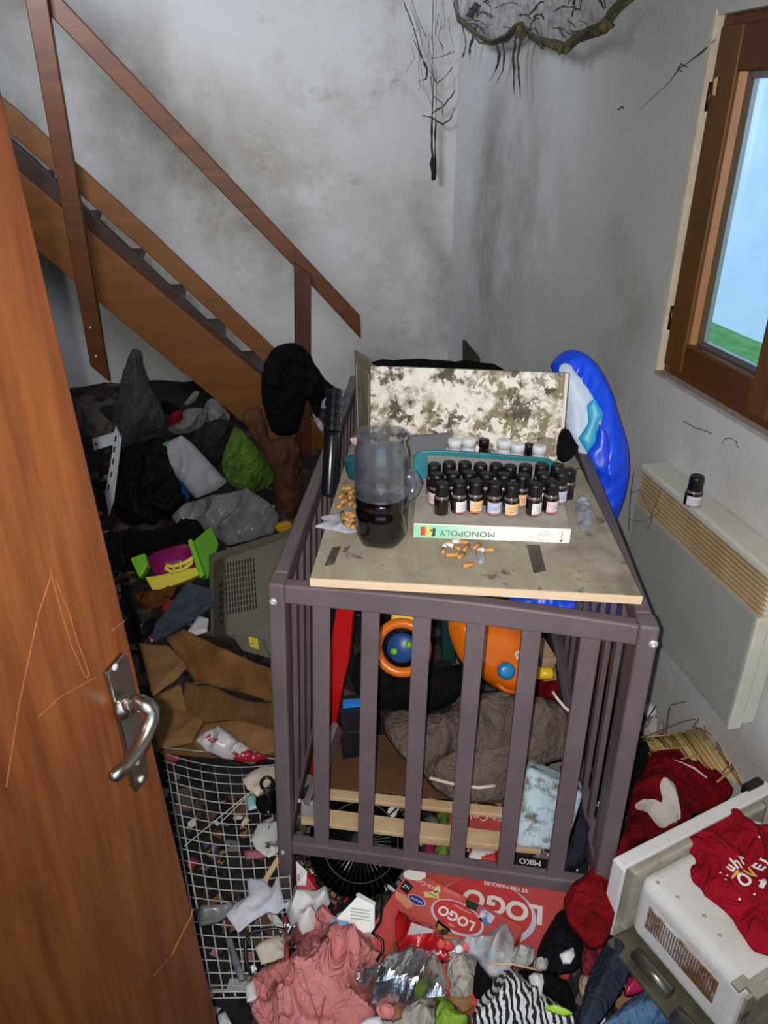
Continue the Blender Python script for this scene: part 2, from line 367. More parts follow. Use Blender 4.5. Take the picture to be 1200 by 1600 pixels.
RED2 = fabric('crimson_jersey', (164, 18, 42), (138, 12, 32), scale=14)
WHITEINK = mat('white_ink', (232, 230, 228), rough=0.7)
BOXRED = mat('box_red', (206, 88, 86), (190, 74, 74), rough=0.4, scale=5, coat=0.2)
RUST = mat('rust', (120, 78, 44), (70, 44, 26), rough=0.9, scale=30)

# ================================================================== STRUCTURE
XW = 1.10; YB = 3.97; XL = -2.2; ZC = 2.75
FLOORM = mat('dirty_floor', (58, 50, 44), (36, 32, 30), rough=0.8, scale=6, dirt=(20, 18, 17), dscale=4)
structure(MB().aabb((XL-0.1, -2.6, -0.1), (XW+0.25, YB+0.1, 0.0)).build('floor', FLOORM))
structure(MB().aabb((XL-0.1, YB, 0), (XW+0.25, YB+0.12, ZC)).build('wall_back', WHITEWALL_B))
structure(MB().aabb((XL-0.12, -0.1, 0), (XL, YB, ZC)).build('wall_left', PLASTER))
WY0, WY1, WZ0, WZ1 = 0.90, 1.852, 1.023, 1.835
w = MB(); T = 0.09
w.aabb((XW, -0.1, 0), (XW+T, YB, WZ0)); w.aabb((XW, -0.1, WZ1), (XW+T, YB, ZC)); w.aabb((XW, -0.1, WZ0), (XW+T, WY0, WZ1)); w.aabb((XW, WY1, WZ0), (XW+T, YB, WZ1))
structure(w.build('wall_right', WHITEWALL_R))
w = MB(); w.aabb((XL, -0.1, 0), (-0.56, 0.0, ZC)); w.aabb((0.42, -0.1, 0), (XW, 0.0, ZC)); w.aabb((-0.56, -0.1, 2.1), (0.42, 0.0, ZC))
structure(w.build('wall_front', PLASTER))
w = MB(); w.aabb((XL-0.1, -0.1, ZC), (XW+0.25, YB+0.1, ZC+0.1))
structure(w.build('ceiling', PLASTER))
PLINTH = mat('plinth', (150, 138, 122), (128, 116, 100), rough=0.7, scale=9)
structure(MB().aabb((XW-0.014, 0.0, 0.0), (XW, YB, 0.075)).build('baseboard_right', PLINTH, bevel=0.003))
structure(MB().aabb((XL, YB-0.014, 0.0), (XW-0.014, YB, 0.075)).build('baseboard_back', PLINTH, bevel=0.003))
def stain_or_shade(m, o, p0, p1, w, col, strength=0.7, sc=5.0, lo=0.42, hi=0.66):
    nt = m.node_tree; N = nt.nodes; L = nt.links; b = N['Principled BSDF']; p0 = np.array(p0)-np.array(o.location); p1 = np.array(p1)-np.array(o.location)
    mid = (p0+p1)/2; d = nz(p1-p0); half = np.linalg.norm(p1-p0)/2
    tc = N.new('ShaderNodeTexCoord'); sb = N.new('ShaderNodeVectorMath'); sb.operation = 'SUBTRACT'; sb.inputs[1].default_value = mid; L.new(tc.outputs['Object'], sb.inputs[0])
    dt = N.new('ShaderNodeVectorMath'); dt.operation = 'DOT_PRODUCT'; dt.inputs[1].default_value = d; L.new(sb.outputs[0], dt.inputs[0])
    cl = N.new('ShaderNodeClamp'); cl.inputs['Min'].default_value = -half; cl.inputs['Max'].default_value = half; L.new(dt.outputs['Value'], cl.inputs[0])
    sc_ = N.new('ShaderNodeVectorMath'); sc_.operation = 'SCALE'; sc_.inputs[0].default_value = d; L.new(cl.outputs[0], sc_.inputs['Scale'])
    ds = N.new('ShaderNodeVectorMath'); ds.operation = 'DISTANCE'; L.new(sb.outputs[0], ds.inputs[0]); L.new(sc_.outputs[0], ds.inputs[1])
    mr = N.new('ShaderNodeMapRange'); mr.interpolation_type = 'SMOOTHSTEP'; mr.inputs['From Min'].default_value = w; mr.inputs['From Max'].default_value = w*0.1; L.new(ds.outputs['Value'], mr.inputs[0])
    t = N.new('ShaderNodeTexNoise'); t.inputs['Scale'].default_value = sc; t.inputs['Detail'].default_value = 9; t.inputs['Roughness'].default_value = 0.65; L.new(tc.outputs['Object'], t.inputs['Vector'])
    m2 = N.new('ShaderNodeMapRange'); m2.inputs['From Min'].default_value = lo; m2.inputs['From Max'].default_value = hi; m2.inputs['To Max'].default_value = strength; L.new(t.outputs[0], m2.inputs[0])
    ml = N.new('ShaderNodeMath'); ml.operation = 'MULTIPLY'; L.new(mr.outputs[0], ml.inputs[0]); L.new(m2.outputs[0], ml.inputs[1])
    mx = N.new('ShaderNodeMix'); mx.data_type = 'RGBA'; src = [l for l in L if l.to_socket == b.inputs['Base Color']][0].from_socket
    L.new(ml.outputs[0], mx.inputs[0]); L.new(src, mx.inputs[6]); mx.inputs[7].default_value = srgb(col); L.new(mx.outputs[2], b.inputs['Base Color'])
wb_ = D.objects['wall_back']; wr_ = D.objects['wall_right']
for (x0, y0, x1, y1, w_, c_, s_) in ((230, 90, 480, 300, .26, (140, 122, 92), .75), (170, 150, 330, 340, .24, (132, 114, 86), .7), (300, 280, 420, 420, .22, (128, 112, 82), .8), (130, 90, 200, 120, .14, (150, 132, 104), .7), (420, 240, 640, 340, .22, (150, 138, 116), .6), (40, 10, 60, 60, .2, (150, 134, 108), .6), (660, 300, 700, 520, .1, (120, 112, 98), .6)):
    stain_or_shade(WHITEWALL_B, wb_, ony(x0, y0, YB), ony(x1, y1, YB), w_*1.15, c_, s_*0.85, 3.6, 0.34, 0.72)
for (x0, y0, x1, y1, w_, c_, s_) in ((790, 190, 800, 470, .6, (112, 104, 90), .5), (760, 300, 740, 540, .55, (96, 90, 80), .6), (850, 250, 850, 400, .3, (120, 110, 92), .45), (960, 380, 1000, 500, .14, (150, 140, 122), .5), (1150, 760, 1200, 850, .14, (150, 128, 96), .7), (1130, 1160, 1190, 1220, .1, (150, 138, 124), .6)):  # mould and stains, with the soft shade near the far corner painted in
    stain_or_shade(WHITEWALL_R, wr_, onx(x0, y0, XW), onx(x1, y1, XW), w_, c_, s_, 3.0, 0.30, 0.72)
# thin plaster edges of the window recess
structure(MB().aabb((XW-0.004, WY1-0.002, WZ0), (XW+0.03, WY1+0.010, WZ1+0.01)).build('trim_1', CREAM))
structure(MB().aabb((XW-0.006, WY0, WZ0-0.008), (XW+0.03, WY1, WZ0+0.002)).build('trim_2', mat('sill_plaster', (178, 168, 166), (150, 140, 136), rough=0.8, scale=14)))

# ------------------------------------------------------------------ window
FX = 1.118
win = thing('window_1', None, None, (FX, WY1, WZ0), kind='structure')
def wbox(name, y0, y1, z0, z1, x0, x1, m, parent=win, bevel=0.004): return MB().aabb((x0, y0, z0), (x1, y1, z1)).build(name, m, parent, bevel=bevel)
wbox('frame_stile', WY1-0.028, WY1, WZ0, WZ1, FX, FX+0.06, WINWOOD)
wbox('frame_stile', WY0, WY0+0.028, WZ0, WZ1, FX, FX+0.06, WINWOOD)
wbox('frame_sill', WY0+0.028, WY1-0.028, WZ0, WZ0+0.026, FX, FX+0.06, WINWOOD_H)
wbox('frame_head', WY0+0.028, WY1-0.028, WZ1-0.026, WZ1, FX, FX+0.06, WINWOOD_H)
ymid = (WY0+WY1)/2+0.02; gz0, gz1 = 1.122, 1.722
def sash(ya, yb):     # ya far, yb near
    wbox('sash_stile', ya-0.085, ya, WZ0+0.022, WZ1-0.022, FX-0.012, FX+0.04, WINWOOD, bevel=0.005)
    wbox('sash_stile', yb, yb+0.070, WZ0+0.022, WZ1-0.022, FX-0.012, FX+0.04, WINWOOD, bevel=0.005)
    wbox('sash_rail', yb+0.070, ya-0.085, WZ0+0.022, gz0, FX-0.010, FX+0.04, WINWOOD_H, bevel=0.005)
    wbox('sash_rail', yb+0.070, ya-0.085, gz1, WZ1-0.022, FX-0.010, FX+0.04, WINWOOD_H, bevel=0.005)
    y0, y1 = yb+0.070, ya-0.085
    b = MB(); xb0, xb1 = FX-0.002, FX+0.012
    b.prism([(xb0, y1, gz0), (xb0, y1-0.004, gz0), (xb1, y1-0.014, gz0), (xb1, y1, gz0)], (0, 0, gz1-gz0)); b.build('glazing_bead', BEAD, win)
    sp = MB(); SX0, SX1 = FX+0.017, FX+0.029
    sp.aabb((SX0, y1-0.034, gz0+0.012), (SX1, y1-0.022, gz1-0.012)); sp.aabb((SX0, y0+0.012, gz0+0.012), (SX1, y0+0.024, gz1-0.012))
    sp.aabb((SX0, y0+0.012, gz0), (SX1, y1-0.022, gz0+0.014)); sp.aabb((SX0, y0+0.012, gz1-0.014), (SX1, y1-0.022, gz1))
    sp.build('glazing_spacer', mat('spacer', (176, 170, 166), rough=0.35, metal=0.7), win)
    MB().aabb((FX+0.013, y0, gz0), (FX+0.016, y1, gz1)).build('pane', PANE, win)
    MB().aabb((FX+0.030, y0, gz0), (FX+0.033, y1, gz1)).build('pane', PANE, win)
PANE = pane_mat('window_glass', (0.93, 0.97, 1.0, 1), 0.03, 0.02)
sash(WY1-0.014, ymid); sash(ymid-0.002, WY0+0.014)
for zz in (WZ0+0.145, WZ1-0.16):
    h = MB().tube([(FX-0.010, WY1-0.012, zz-0.03), (FX-0.010, WY1-0.012, zz+0.03)], 0.006, 8)
    h.build('hinge', mat('dark_hinge', (70, 54, 40), rough=0.4, metal=0.7), win, smooth=True)
MB().prism([onx(1122, 120, FX-0.013)+V(-.0, 0, 0), onx(1117, 150, FX-0.013), onx(1114, 148, FX-0.013), onx(1116, 124, FX-0.013)], (-0.001, 0, 0)).build('wood_chip', mat('fresh_wood', (244, 206, 150), rough=0.8), win)
# outside
structure(MB().aabb((1.32, -4, 0.1), (7.2, 9, 0.2)).build('lawn', mat('lawn', (92, 150, 84), (70, 120, 60), rough=0.95, scale=9)))
gw = thing('garden_wall', 'pale rendered garden wall seen outside through the window glass', 'wall', (3.6, 4.2, 0.2))
MB().aabb((3.6, 1.0, 0.2), (3.8, 8.0, 3.6)).build('masonry', mat('pale_render', (196, 216, 240), (184, 206, 234), rough=0.9, scale=2.0), gw)
MB().aabb((3.56, 1.0, 3.6), (3.84, 8.0, 3.68)).build('coping', mat('coping', (190, 196, 200), rough=0.9), gw)
gp = thing('garden_post', 'dark blue post leaning on the lawn outside the window', 'post', (2.6, 2.85, 0.2))
MB().beam((2.62, 2.72, 0.2), (2.50, 2.42, 1.5), 0.12, (1, 0, 0), 0.10).build('post_shaft', mat('blue_post', (44, 60, 150), rough=0.5), gp, bevel=0.01)
MB().aabb((2.5, 2.6, 0.2), (2.74, 2.86, 0.24)).build('post_foot', mat('blue_post2', (60, 60, 90), rough=0.6), gp)

# ------------------------------------------------------------------ door
E0 = onz(247, 1190, 0.93); UH = nz(V(-0.5, -0.866, 0)); DN = nz(V(0.866, -0.5, 0))
ET = onp(0, 129, E0, DN); EB = onp(345, 1620, E0, DN); LEAN = nz(ET-EB)
door = thing('door_1', None, None, (E0[0], E0[1], 0), kind='structure')
eb = EB-LEAN*((EB[2]-0.02)/LEAN[2]); et = EB+LEAN*((2.04-EB[2])/LEAN[2])
DW = 0.72; TH = -DN*0.038
q = [eb, eb+UH*DW, et+UH*DW, et]
MB().hexa(q, [p+TH for p in q]).build('door_leaf', DOORWOOD, door, bevel=0.003)
def od(px, py, off=0.0): return onp(px, py, E0+DN*off, DN)
plate = [od(*p) for p in ((160, 1050), (186, 1019), (193, 1024), (205, 1075), (216, 1125), (226, 1214), (207, 1237), (201, 1228), (186, 1150))]
pl = MB().prism(plate, DN*0.006).build('handle_plate', CHROME, door, bevel=0.002)
for p in ((179, 1042), (220, 1217), (214, 1190)):
    c = od(*p, 0.006); MB().lathe([(0.0, 0), (0.0045, 0), (0.0038, 0.0022), (0, 0.0028)], c, 12, DN).build('screw', STEEL, pl, smooth=True)
n0 = od(192, 1100, 0.006); n1 = od(212, 1098, 0.028); n2 = od(230, 1102, 0.048)
lv = MB().tube([n0, n0*0.5+n1*0.5, n1], [0.012, 0.010, 0.010], 14)
l3 = [n1, od(222, 1099, 0.044), n2, od(237, 1110, 0.052), od(237, 1124, 0.053), od(228, 1148, 0.053), od(212, 1176, 0.053), od(193, 1199, 0.052), od(176, 1214, 0.050), od(172, 1217, 0.049)]
lv.tube(l3, [0.0095, 0.0095, 0.009, 0.009, 0.0085, 0.008, 0.0075, 0.007, 0.0065, 0.003], 14)
lv.build('lever_handle', CHROME, door, smooth=True)
MB().lathe([(0.0155, 0), (0.0155, 0.006), (0.012, 0.010), (0.011, 0.012)], od(191, 1103, 0.006), 18, DN).build('rosette', CHROME, door, smooth=True)
SCR = mat('scratch', (140, 84, 46), (112, 62, 32), rough=0.8, scale=60)
for pts in (((78, 890), (98, 965), (112, 1010), (133, 1058)), ((86, 905), (108, 958), (120, 1000), (139, 1052), (136, 1060)), ((10, 1230), (30, 1100), (60, 960), (82, 895)), ((268, 1492), (282, 1462), (298, 1432), (301, 1420)), ((240, 1525), (268, 1492)), ((175, 985), (195, 970)), ((60, 1120), (95, 1088), (150, 1058))):
    MB().tube([od(*p, 0.0004) for p in pts], 0.0006 if pts[0][0] != 268 else 0.0016, 4).build('scratch', SCR, door)

# ------------------------------------------------------------------ staircase
YS = 3.30
st = thing('staircase', 'steep brown wooden staircase with handrail against the back wall', 'staircase', (0.3, YS, 0.2))
def planks(name, px, y, th, m, parent=st):
    return MB().prism([ony(a, b, y) for a, b in px], (0, th, 0)).build(name, m, parent, bevel=0.004)
planks('handrail', ((-280, -390), (98, 0), (563, 494), (564, 530), (470, 428), (82, 28), (-280, -345)), YS, 0.045, STAIRWOOD)
planks('mid_rail', ((-400, -175), (30, 175), (240, 366), (425, 542), (470, 588), (470, 622), (412, 565), (240, 405), (37, 227), (-400, -128)), YS+0.03, 0.035, STAIRLIGHT)
planks('stringer', ((-420, -113), (52, 287), (350, 540), (560, 718), (560, 812), (307, 600), (80, 410), (-420, 0)), YS+0.04, 0.045, STAIRLIGHT)
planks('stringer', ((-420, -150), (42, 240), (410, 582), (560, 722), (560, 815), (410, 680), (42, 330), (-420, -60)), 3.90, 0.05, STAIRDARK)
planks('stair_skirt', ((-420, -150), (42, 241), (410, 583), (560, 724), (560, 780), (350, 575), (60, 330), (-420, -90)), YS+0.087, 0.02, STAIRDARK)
newel = planks('newel_post', ((18, -120), (39, 0), (141, 572), (172, 598), (160, 530), (74, 0), (54, -120)), YS-0.035, 0.034, STAIRWOOD)
for p in ((141, 512), (150, 557)):
    c = ony(p[0], p[1], YS-0.036); MB().lathe([(0, 0), (0.006, 0), (0.005, 0.002), (0, 0.003)], c, 10, V(0, -1, 0)).build('bolt', STEEL, newel, smooth=True)
n2p = planks('newel_post', ((460, 410), (486, 430), (486, 790), (463, 790)), YS-0.032, 0.032, mat('newel_wood', (84, 40, 20), (60, 26, 12), rough=0.5, scale=5, stretch=(5, 3, 0.6)))
a = ony(52, 287, YS+0.06); b = ony(350, 540, YS+0.06); sl = (b-a)/(a[2]-b[2])
for k in range(13):
    z = 0.32+0.17*k; c = a+sl*(a[2]-z)
    if z > 2.4: continue
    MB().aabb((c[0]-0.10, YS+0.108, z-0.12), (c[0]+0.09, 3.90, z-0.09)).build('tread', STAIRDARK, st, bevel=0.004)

# ------------------------------------------------------------------ heater
HX = 1.025
heat = thing('wall_heater', 'cream electric wall heater with brown ribbed grille under the window', 'heater', (XW-0.04, 1.42, 0.37))
CR = mat('heater_enamel', (208, 208, 196), (194, 194, 182), rough=0.45, scale=5, dirt=(170, 158, 130), dscale=6, dlo=0.6, dhi=0.85)
GREYF = mat('heater_front', (168, 170, 166), (156, 158, 154), rough=0.5, scale=3, dirt=(140, 136, 124), dscale=9, dlo=0.62, dhi=0.85)
hy0, hy1, hz0, hz1 = 1.165, 1.722, 0.388, 0.812
MB().aabb((HX+0.012, hy0+0.012, hz0+0.012), (XW-0.002, hy1-0.004, hz1-0.02)).build('heater_body', CR, heat, bevel=0.004)
MB().aabb((HX-0.004, hy0, hz1-0.022), (XW-0.004, hy1, hz1)).build('top_cover', CR, heat, bevel=0.006)
MB().aabb((HX, hy0+0.012, hz0), (HX+0.012, hy1, hz1-0.118)).build('front_panel', GREYF, heat, bevel=0.003)
MB().aabb((HX-0.002, hy0, hz0-0.004), (HX+0.030, hy0+0.012, hz1-0.118)).build('side_cover', CR, heat, bevel=0.004)
MB().aabb((HX+0.030, hy0+0.006, hz0+0.006), (XW-0.01, hy0+0.0125, hz1-0.118)).build('side_cover', CR, heat, bevel=0.002)
GR = mat('heater_grille', (206, 186, 146), (176, 148, 100), rough=0.6, scale=5, stretch=(1, 2, 1), lo=0.25, hi=0.75, dirt=(226, 218, 196), dscale=4, dlo=0.55, dhi=0.8)
MB().aabb((HX+0.010, hy0+0.014, hz1-0.115), (HX+0.0125, hy1-0.014, hz1-0.022)).build('grille_back', mat('grille_back_brown', (96, 76, 50), rough=0.8), heat)  # dark brown strip behind the slats
for k in range(8):
    z = hz1-0.115+0.0118*k
    MB().prism([(HX+0.0125, hy0+0.004, z), (HX-0.001, hy0+0.004, z+0.001), (HX-0.001, hy0+0.004, z+0.006), (HX+0.0125, hy0+0.004, z+0.0035)], (0, hy1-hy0-0.008, 0)).build('grille_slat', GR, heat)

# ================================================================== COT
ZT = 0.89
FL = onz(434, 903, ZT); FR = onz(1012, 968, ZT); CU = nz(FR-FL); CN = V(CU[1], -CU[0], 0); CS = nz(V(0.265, 0.964, 0)); CLEN = 1.20
def cotface(px, py, off=0.0): return onp(px, py, FL-CN*0.0+CS*off, CN)
FLb = cotface(450, 1402); FRt = cotface(935, 1388); FRb = FR+(FRt-FR)*((ZT-0.005)/(ZT-FRt[2])); FLb = FL+(FLb-FL)*((ZT-0.005)/(ZT-FLb[2]))
cot = thing('baby_cot', 'mauve painted wooden baby cot with slatted sides in the middle of the litter', 'cot', ((FL+FR)/2+CS*0.6)*V(1, 1, 0))
RL, RR = FL+CS*CLEN, FR+CS*CLEN; RLb, RRb = FLb+CS*CLEN, FRb+CS*CLEN
SD = V(CS[1], -CS[0], 0)
posts = []
for t, b in ((FL, FLb), (FR, FRb), (RL, RLb), (RR, RRb)):
    d = nz(t-b); m_ = MB()
    m_.box((t+b)/2, CU*0.0165, CS*0.022, (t-b)/2)
    posts.append(m_.build('post', CRIB, cot, bevel=0.006, seg=3))
def bolt(p, parent, r=0.0085):
    MB().lathe([(0, 0), (r, 0), (r*0.85, 0.004), (r*0.35, 0.0055), (0.0028, 0.0055), (0.0025, 0.0035), (0, 0.0035)], p, 14, -CN if np.dot(-CN, EYE-p) > 0 else CN).build('bolt', STEEL, parent, smooth=True)
FN = -CN if np.dot(-CN, EYE-FL) > 0 else CN
FF = -CS*0.022
bolt(cotface(431, 929)+FF, posts[0]); bolt(cotface(1016, 993)+FF, posts[1]); bolt(cotface(445, 1318)+FF, posts[0], 0.006)
def along(p, q, f): return p+(q-p)*f
def panel(tl, tr, bl, br, front):
    a = along(tl, bl, 0.012); b = along(tr, br, 0.012)
    # arched top rail
    N_ = 12; up = []; lowr = []
    for k in range(N_+1):
        f = k/N_; p = along(tl, tr, f); crest = 0.010*math.sin(math.pi*f)
        up.append(p+V(0, 0, -0.008+crest)); lowr.append(p+V(0, 0, -0.048+crest*0.4))
    MB().prism([p-CS*0.012 for p in up]+[p-CS*0.012 for p in reversed(lowr)], CS*0.026).build('top_rail', CRIB, cot, bevel=0.004)
    return up, lowr
brL = cotface(458, 1312); brR = cotface(932, 1377)
fb = brL[2]; zb = [brL[2], brR[2]]
def botrail(p, q): MB().beam(p, q, 0.026, (0, 0, 1), 0.036).build('bottom_rail', CRIB, cot, bevel=0.004)
panel(FL, FR, FLb, FRb, True)
bl_ = along(FL, FLb, (ZT-brL[2])/(ZT))-V(0, 0, 0.018); br_ = along(FR, FRb, (ZT-brR[2])/(ZT))-V(0, 0, 0.018)
botrail(bl_, br_)
panel(RL, RR, RLb, RRb, False); botrail(bl_+CS*CLEN, br_+CS*CLEN)
for off in (0.0, CLEN):
    for k, (ft, fbm_) in enumerate(zip((0.125, 0.268, 0.413, 0.561, 0.711, 0.865), (0.122, 0.268, 0.416, 0.563, 0.714, 0.866))):
        t = along(FL, FR, ft)+CS*off+V(0, 0, -0.040); b = along(bl_, br_, fbm_)+CS*off+V(0, 0, 0.015)
        MB().box((t+b)/2, CU*0.0168, CS*0.006, (t-b)/2).build('slat', CRIB, cot, bevel=0.002)
for (t0, t1, b0, b1) in ((FL, RL, bl_, bl_+CS*CLEN), (FR, RR, br_, br_+CS*CLEN)):
    MB().beam(t0+CS*0.022+V(0, 0, -0.022), t1-CS*0.022+V(0, 0, -0.022), 0.028, (0, 0, 1), 0.042).build('side_rail', CRIB, cot, bevel=0.006, seg=3)
    MB().beam(b0+CS*0.022+V(0, 0, 0.02), b1-CS*0.022+V(0, 0, 0.02), 0.024, (0, 0, 1), 0.036).build('side_rail', CRIB, cot, bevel=0.004)
    for k in range(14):
        f = 0.055+0.0688*k; t = along(t0, t1, f)+V(0, 0, -0.042); b = along(b0, b1, f)+V(0, 0, 0.036)
        MB().box((t+b)/2, CS*0.0125, SD*0.006, (t-b)/2).build('side_slat', CRIB, cot, bevel=0.002)
# fallen base: side boards and beech slats
zl = 0.215
p0 = onz(482, 1262, zl+0.03); p1 = onz(528, 1135, zl+0.12)
bb = MB().beam(p0, p1, 0.016, (0, 0, 1), 0.06).build('base_rail', CRIB, cot, bevel=0.004)
MB().beam(p0-CS*0.004+V(0, 0, -0.02), p0-CS*0.004+V(0, 0, 0.025), 0.03, CS, 0.012).build('bracket', mat('clear_bracket', (150, 142, 146), rough=0.3), bb, bevel=0.003)
for p in ((482, 1240), (468, 1250)): bolt(onz(p[0], p[1], zl+0.06), bb, 0.005)
for (a, b, c, d) in (((470, 1258), (792, 1300), (792, 1324), (470, 1283)), ((493, 1229), (805, 1262), (805, 1276), (493, 1243)), ((640, 1300), (846, 1318), (846, 1330), (640, 1312))):
    zz = zl if a[0] != 640 else 0.17
    MB().prism([onz(*p, zz) for p in (a, b, c, d)], (0, 0, -0.012)).build('base_slat', BEECH, cot, bevel=0.002)
# ------------------------------------------------------------------ things in the cot
tag(MB().prism([onz(*p, 0.222) for p in ((505, 1150), (640, 1150), (850, 1235), (850, 1262), (515, 1232))], (0, 0, 0.004)).build('cardboard_sheet', mat('dark_board', (92, 64, 36), (74, 50, 28), rough=0.9, scale=8)),
    'dark brown cardboard sheet lying on the cot base behind the slats', 'cardboard')
duv = pc('padded_blanket', ((598, 1112), (640, 1108), (690, 1120), (735, 1084), (800, 1084), (860, 1090), (890, 1115), (893, 1180), (850, 1192), (828, 1200), (800, 1246), (740, 1252), (690, 1240), (655, 1200), (606, 1160)),
    onz(740, 1240, 0.25), (-0.1, -0.42, 0.9), fabric('taupe_quilt', (112, 98, 92), (92, 80, 75), scale=12), 'taupe quilted blanket with white piping crumpled inside the cot', 'blanket', thick=0.055, amp=0.03, freq=9, res=60, ang=0.8)
def on_cloth(px, py, p0, n, off=0.0): return onp(px, py, p0, n)+nz(n)*off
for pts in (((858, 1096), (866, 1108), (876, 1120), (890, 1130)), ((670, 1228), (700, 1236), (720, 1240), (745, 1243), (770, 1240))):
    MB().tube([onp(a, b, onz(740, 1240, 0.25), (-0.1, -0.42, 0.9))+nz(V(-0.1, -0.42, 0.9))*0.058 for a, b in pts], 0.004, 6).build('piping', PAPERW, duv, smooth=True)
foam = thing('foam_block', 'dirty pale blue foam block standing against the cot slats', 'foam', onz(850, 1325, 0.19))
FOAM = mat('blue_foam', (186, 206, 216), (164, 186, 196), rough=0.85, scale=7, bump=0.3, bscale=60, dirt=(96, 90, 76), dscale=22, dlo=0.52, dhi=0.64)
f0 = [onz(804, 1326, 0.19), onz(884, 1335, 0.19), onz(912, 1240, 0.34), onz(822, 1200, 0.36)]
MB().hexa(f0, [p+V(0.03, 0.06, -0.03) if i > 1 else p+V(0.035, 0.09, -0.02) for i, p in enumerate(f0)]).build('block', FOAM, foam, bevel=0.014, seg=3)
pc('navy_trousers', ((908, 1270), (922, 1290), (925, 1330), (900, 1362), (878, 1362), (874, 1340), (888, 1330), (900, 1290)), onz(900, 1340, 0.2), (-0.2, -0.8, 0.5), fabric('navy_cloth', (40, 44, 56)), 'dark navy trousers bunched beside the blue foam block in the cot', 'trousers', thick=0.03, amp=0.012)
tag(MB().prism([ony(a, b, 1.52) for a, b in ((526, 950), (552, 955), (545, 1030), (534, 1078), (522, 1150), (500, 1200), (484, 1212), (497, 1120))], (0.006, 0.012, 0)).build('red_board', mat('red_plastic', (190, 22, 24), rough=0.3), bevel=0.002),
    'glossy red plastic board standing inside the left side of the cot', 'board')
pc('black_bag', ((560, 1010), (600, 1000), (650, 1040), (700, 1045), (728, 1035), (735, 1060), (700, 1110), (650, 1108), (600, 1110), (575, 1095), (556, 1050)), V(0.45, 1.66, 0.4), (-0.1, -0.8, 0.6), fabric('black_nylon', (22, 20, 20), (14, 13, 13)), 'black fabric bag between the toys and the taupe blanket in the cot', 'bag', thick=0.05, amp=0.02)
pc('black_sock', ((552, 1030), (566, 1024), (574, 1040), (572, 1080), (560, 1088), (548, 1070)), V(0.3, 1.52, 0.45), (-0.1, -0.8, 0.6), BLACKCLOTH, 'black sock hanging beside the red board in the cot', 'sock', thick=0.02, amp=0.006, res=20)
bx = thing('black_carton', 'small black carton with a bright blue lid inside the cot', 'carton', onz(550, 1160, 0.23))
q4 = [onz(a, b, 0.31) for a, b in ((530, 1108), (578, 1104), (578, 1140), (534, 1146))]
MB().hexa([p-V(0, 0, 0.085) for p in q4], q4).build('carton_body', mat('black_card', (22, 22, 26), rough=0.5), bx, bevel=0.002)
MB().prism([onz(a, b, 0.312) for a, b in ((536, 1099), (570, 1096), (570, 1104), (536, 1107))], (0, 0, 0.012)).build('blue_lid', mat('bright_blue', (40, 130, 220), rough=0.4), bx)
# toys
toy = thing('toy_car', 'orange plastic toy vehicle with round blue button inside the cot', 'toy', ony(770, 1080, 1.78))
ORG = mat('orange_plastic', (236, 122, 20), (228, 108, 12), rough=0.25, scale=4, coat=0.3)
TP = V(0.75, 1.60, 0.55); TN = nz(V(-0.12, -0.85, 0.5))
cloth('body', [onp(a, b, TP, TN) for a, b in ((694, 960), (735, 955), (800, 970), (828, 992), (840, 1035), (836, 1062), (818, 1084), (790, 1084), (762, 1066), (738, 1050), (712, 1025))], TN, ORG, toy, thick=0.06, edge=0.05, amp=0.0, res=34, smooth=2)
MB().lathe([(0.022, 0), (0.022, 0.014), (0.018, 0.020), (0.010, 0.0215), (0, 0.0215)], onp(783, 1042, TP, TN)+TN*0.058, 20, TN).build('button', mat('blue_button', (30, 130, 190), rough=0.3), toy, smooth=True)
MB().lathe([(0.012, 0), (0.012, 0.006), (0, 0.007)], onp(803, 1018, TP, TN)+TN*0.058, 16, TN).build('sticker', mat('spotted', (226, 214, 190), (150, 110, 30), rough=0.5, scale=180, lo=0.45, hi=0.55), toy)
MB().lathe([(0.016, -0.02), (0.016, 0.02), (0.013, 0.024), (0, 0.024)], onp(846, 1050, TP, TN)+TN*0.02, 18, nz(V(1, -0.2, 0))).build('wheel', mat('yellow_plastic', (240, 196, 30), rough=0.3), toy, smooth=True)
MB().tube([onp(a, b, TP, TN)+TN*0.058 for a, b in ((770, 1062), (782, 1072), (800, 1076))], 0.006, 8).build('trim_bar', ORG, toy, smooth=True)
sw = thing('toy_steering_wheel', 'orange toy steering wheel with blue hub and yellow column in the cot', 'toy', ony(640, 1045, 1.7))
SP = V(0.5, 1.50, 0.55); SN = nz(V(-0.3, -0.85, 0.45)); sc_ = onp(628, 1012, SP, SN)
fu = nz(np.cross(V(0, 0, 1), SN)); fv = np.cross(SN, fu)
MB().tube([sc_+fu*0.062*math.cos(a)+fv*0.062*math.sin(a) for a in np.linspace(0, 2*math.pi, 28, endpoint=False)], 0.013, 10, closed=True).build('rim', ORG, sw, smooth=True)
MB().lathe([(0.038, -0.012), (0.038, 0.004), (0.030, 0.010), (0, 0.012)], sc_, 20, SN).build('hub', mat('navy_plastic', (24, 70, 130), rough=0.35), sw, smooth=True)
for a in (0.6, 3.6): MB().lathe([(0.009, 0), (0.008, 0.006), (0, 0.007)], sc_+fu*0.02*math.cos(a)+fv*0.02*math.sin(a)+SN*0.010, 12, SN).build('green_button', mat('lime_plastic', (120, 180, 30), rough=0.3), sw, smooth=True)
MB().beam(sc_+fv*0.05-SN*0.03, sc_+fv*0.13-SN*0.05, 0.07, SN, 0.05).build('column', mat('yellow_plastic', (240, 196, 30), rough=0.3), sw, bevel=0.008)
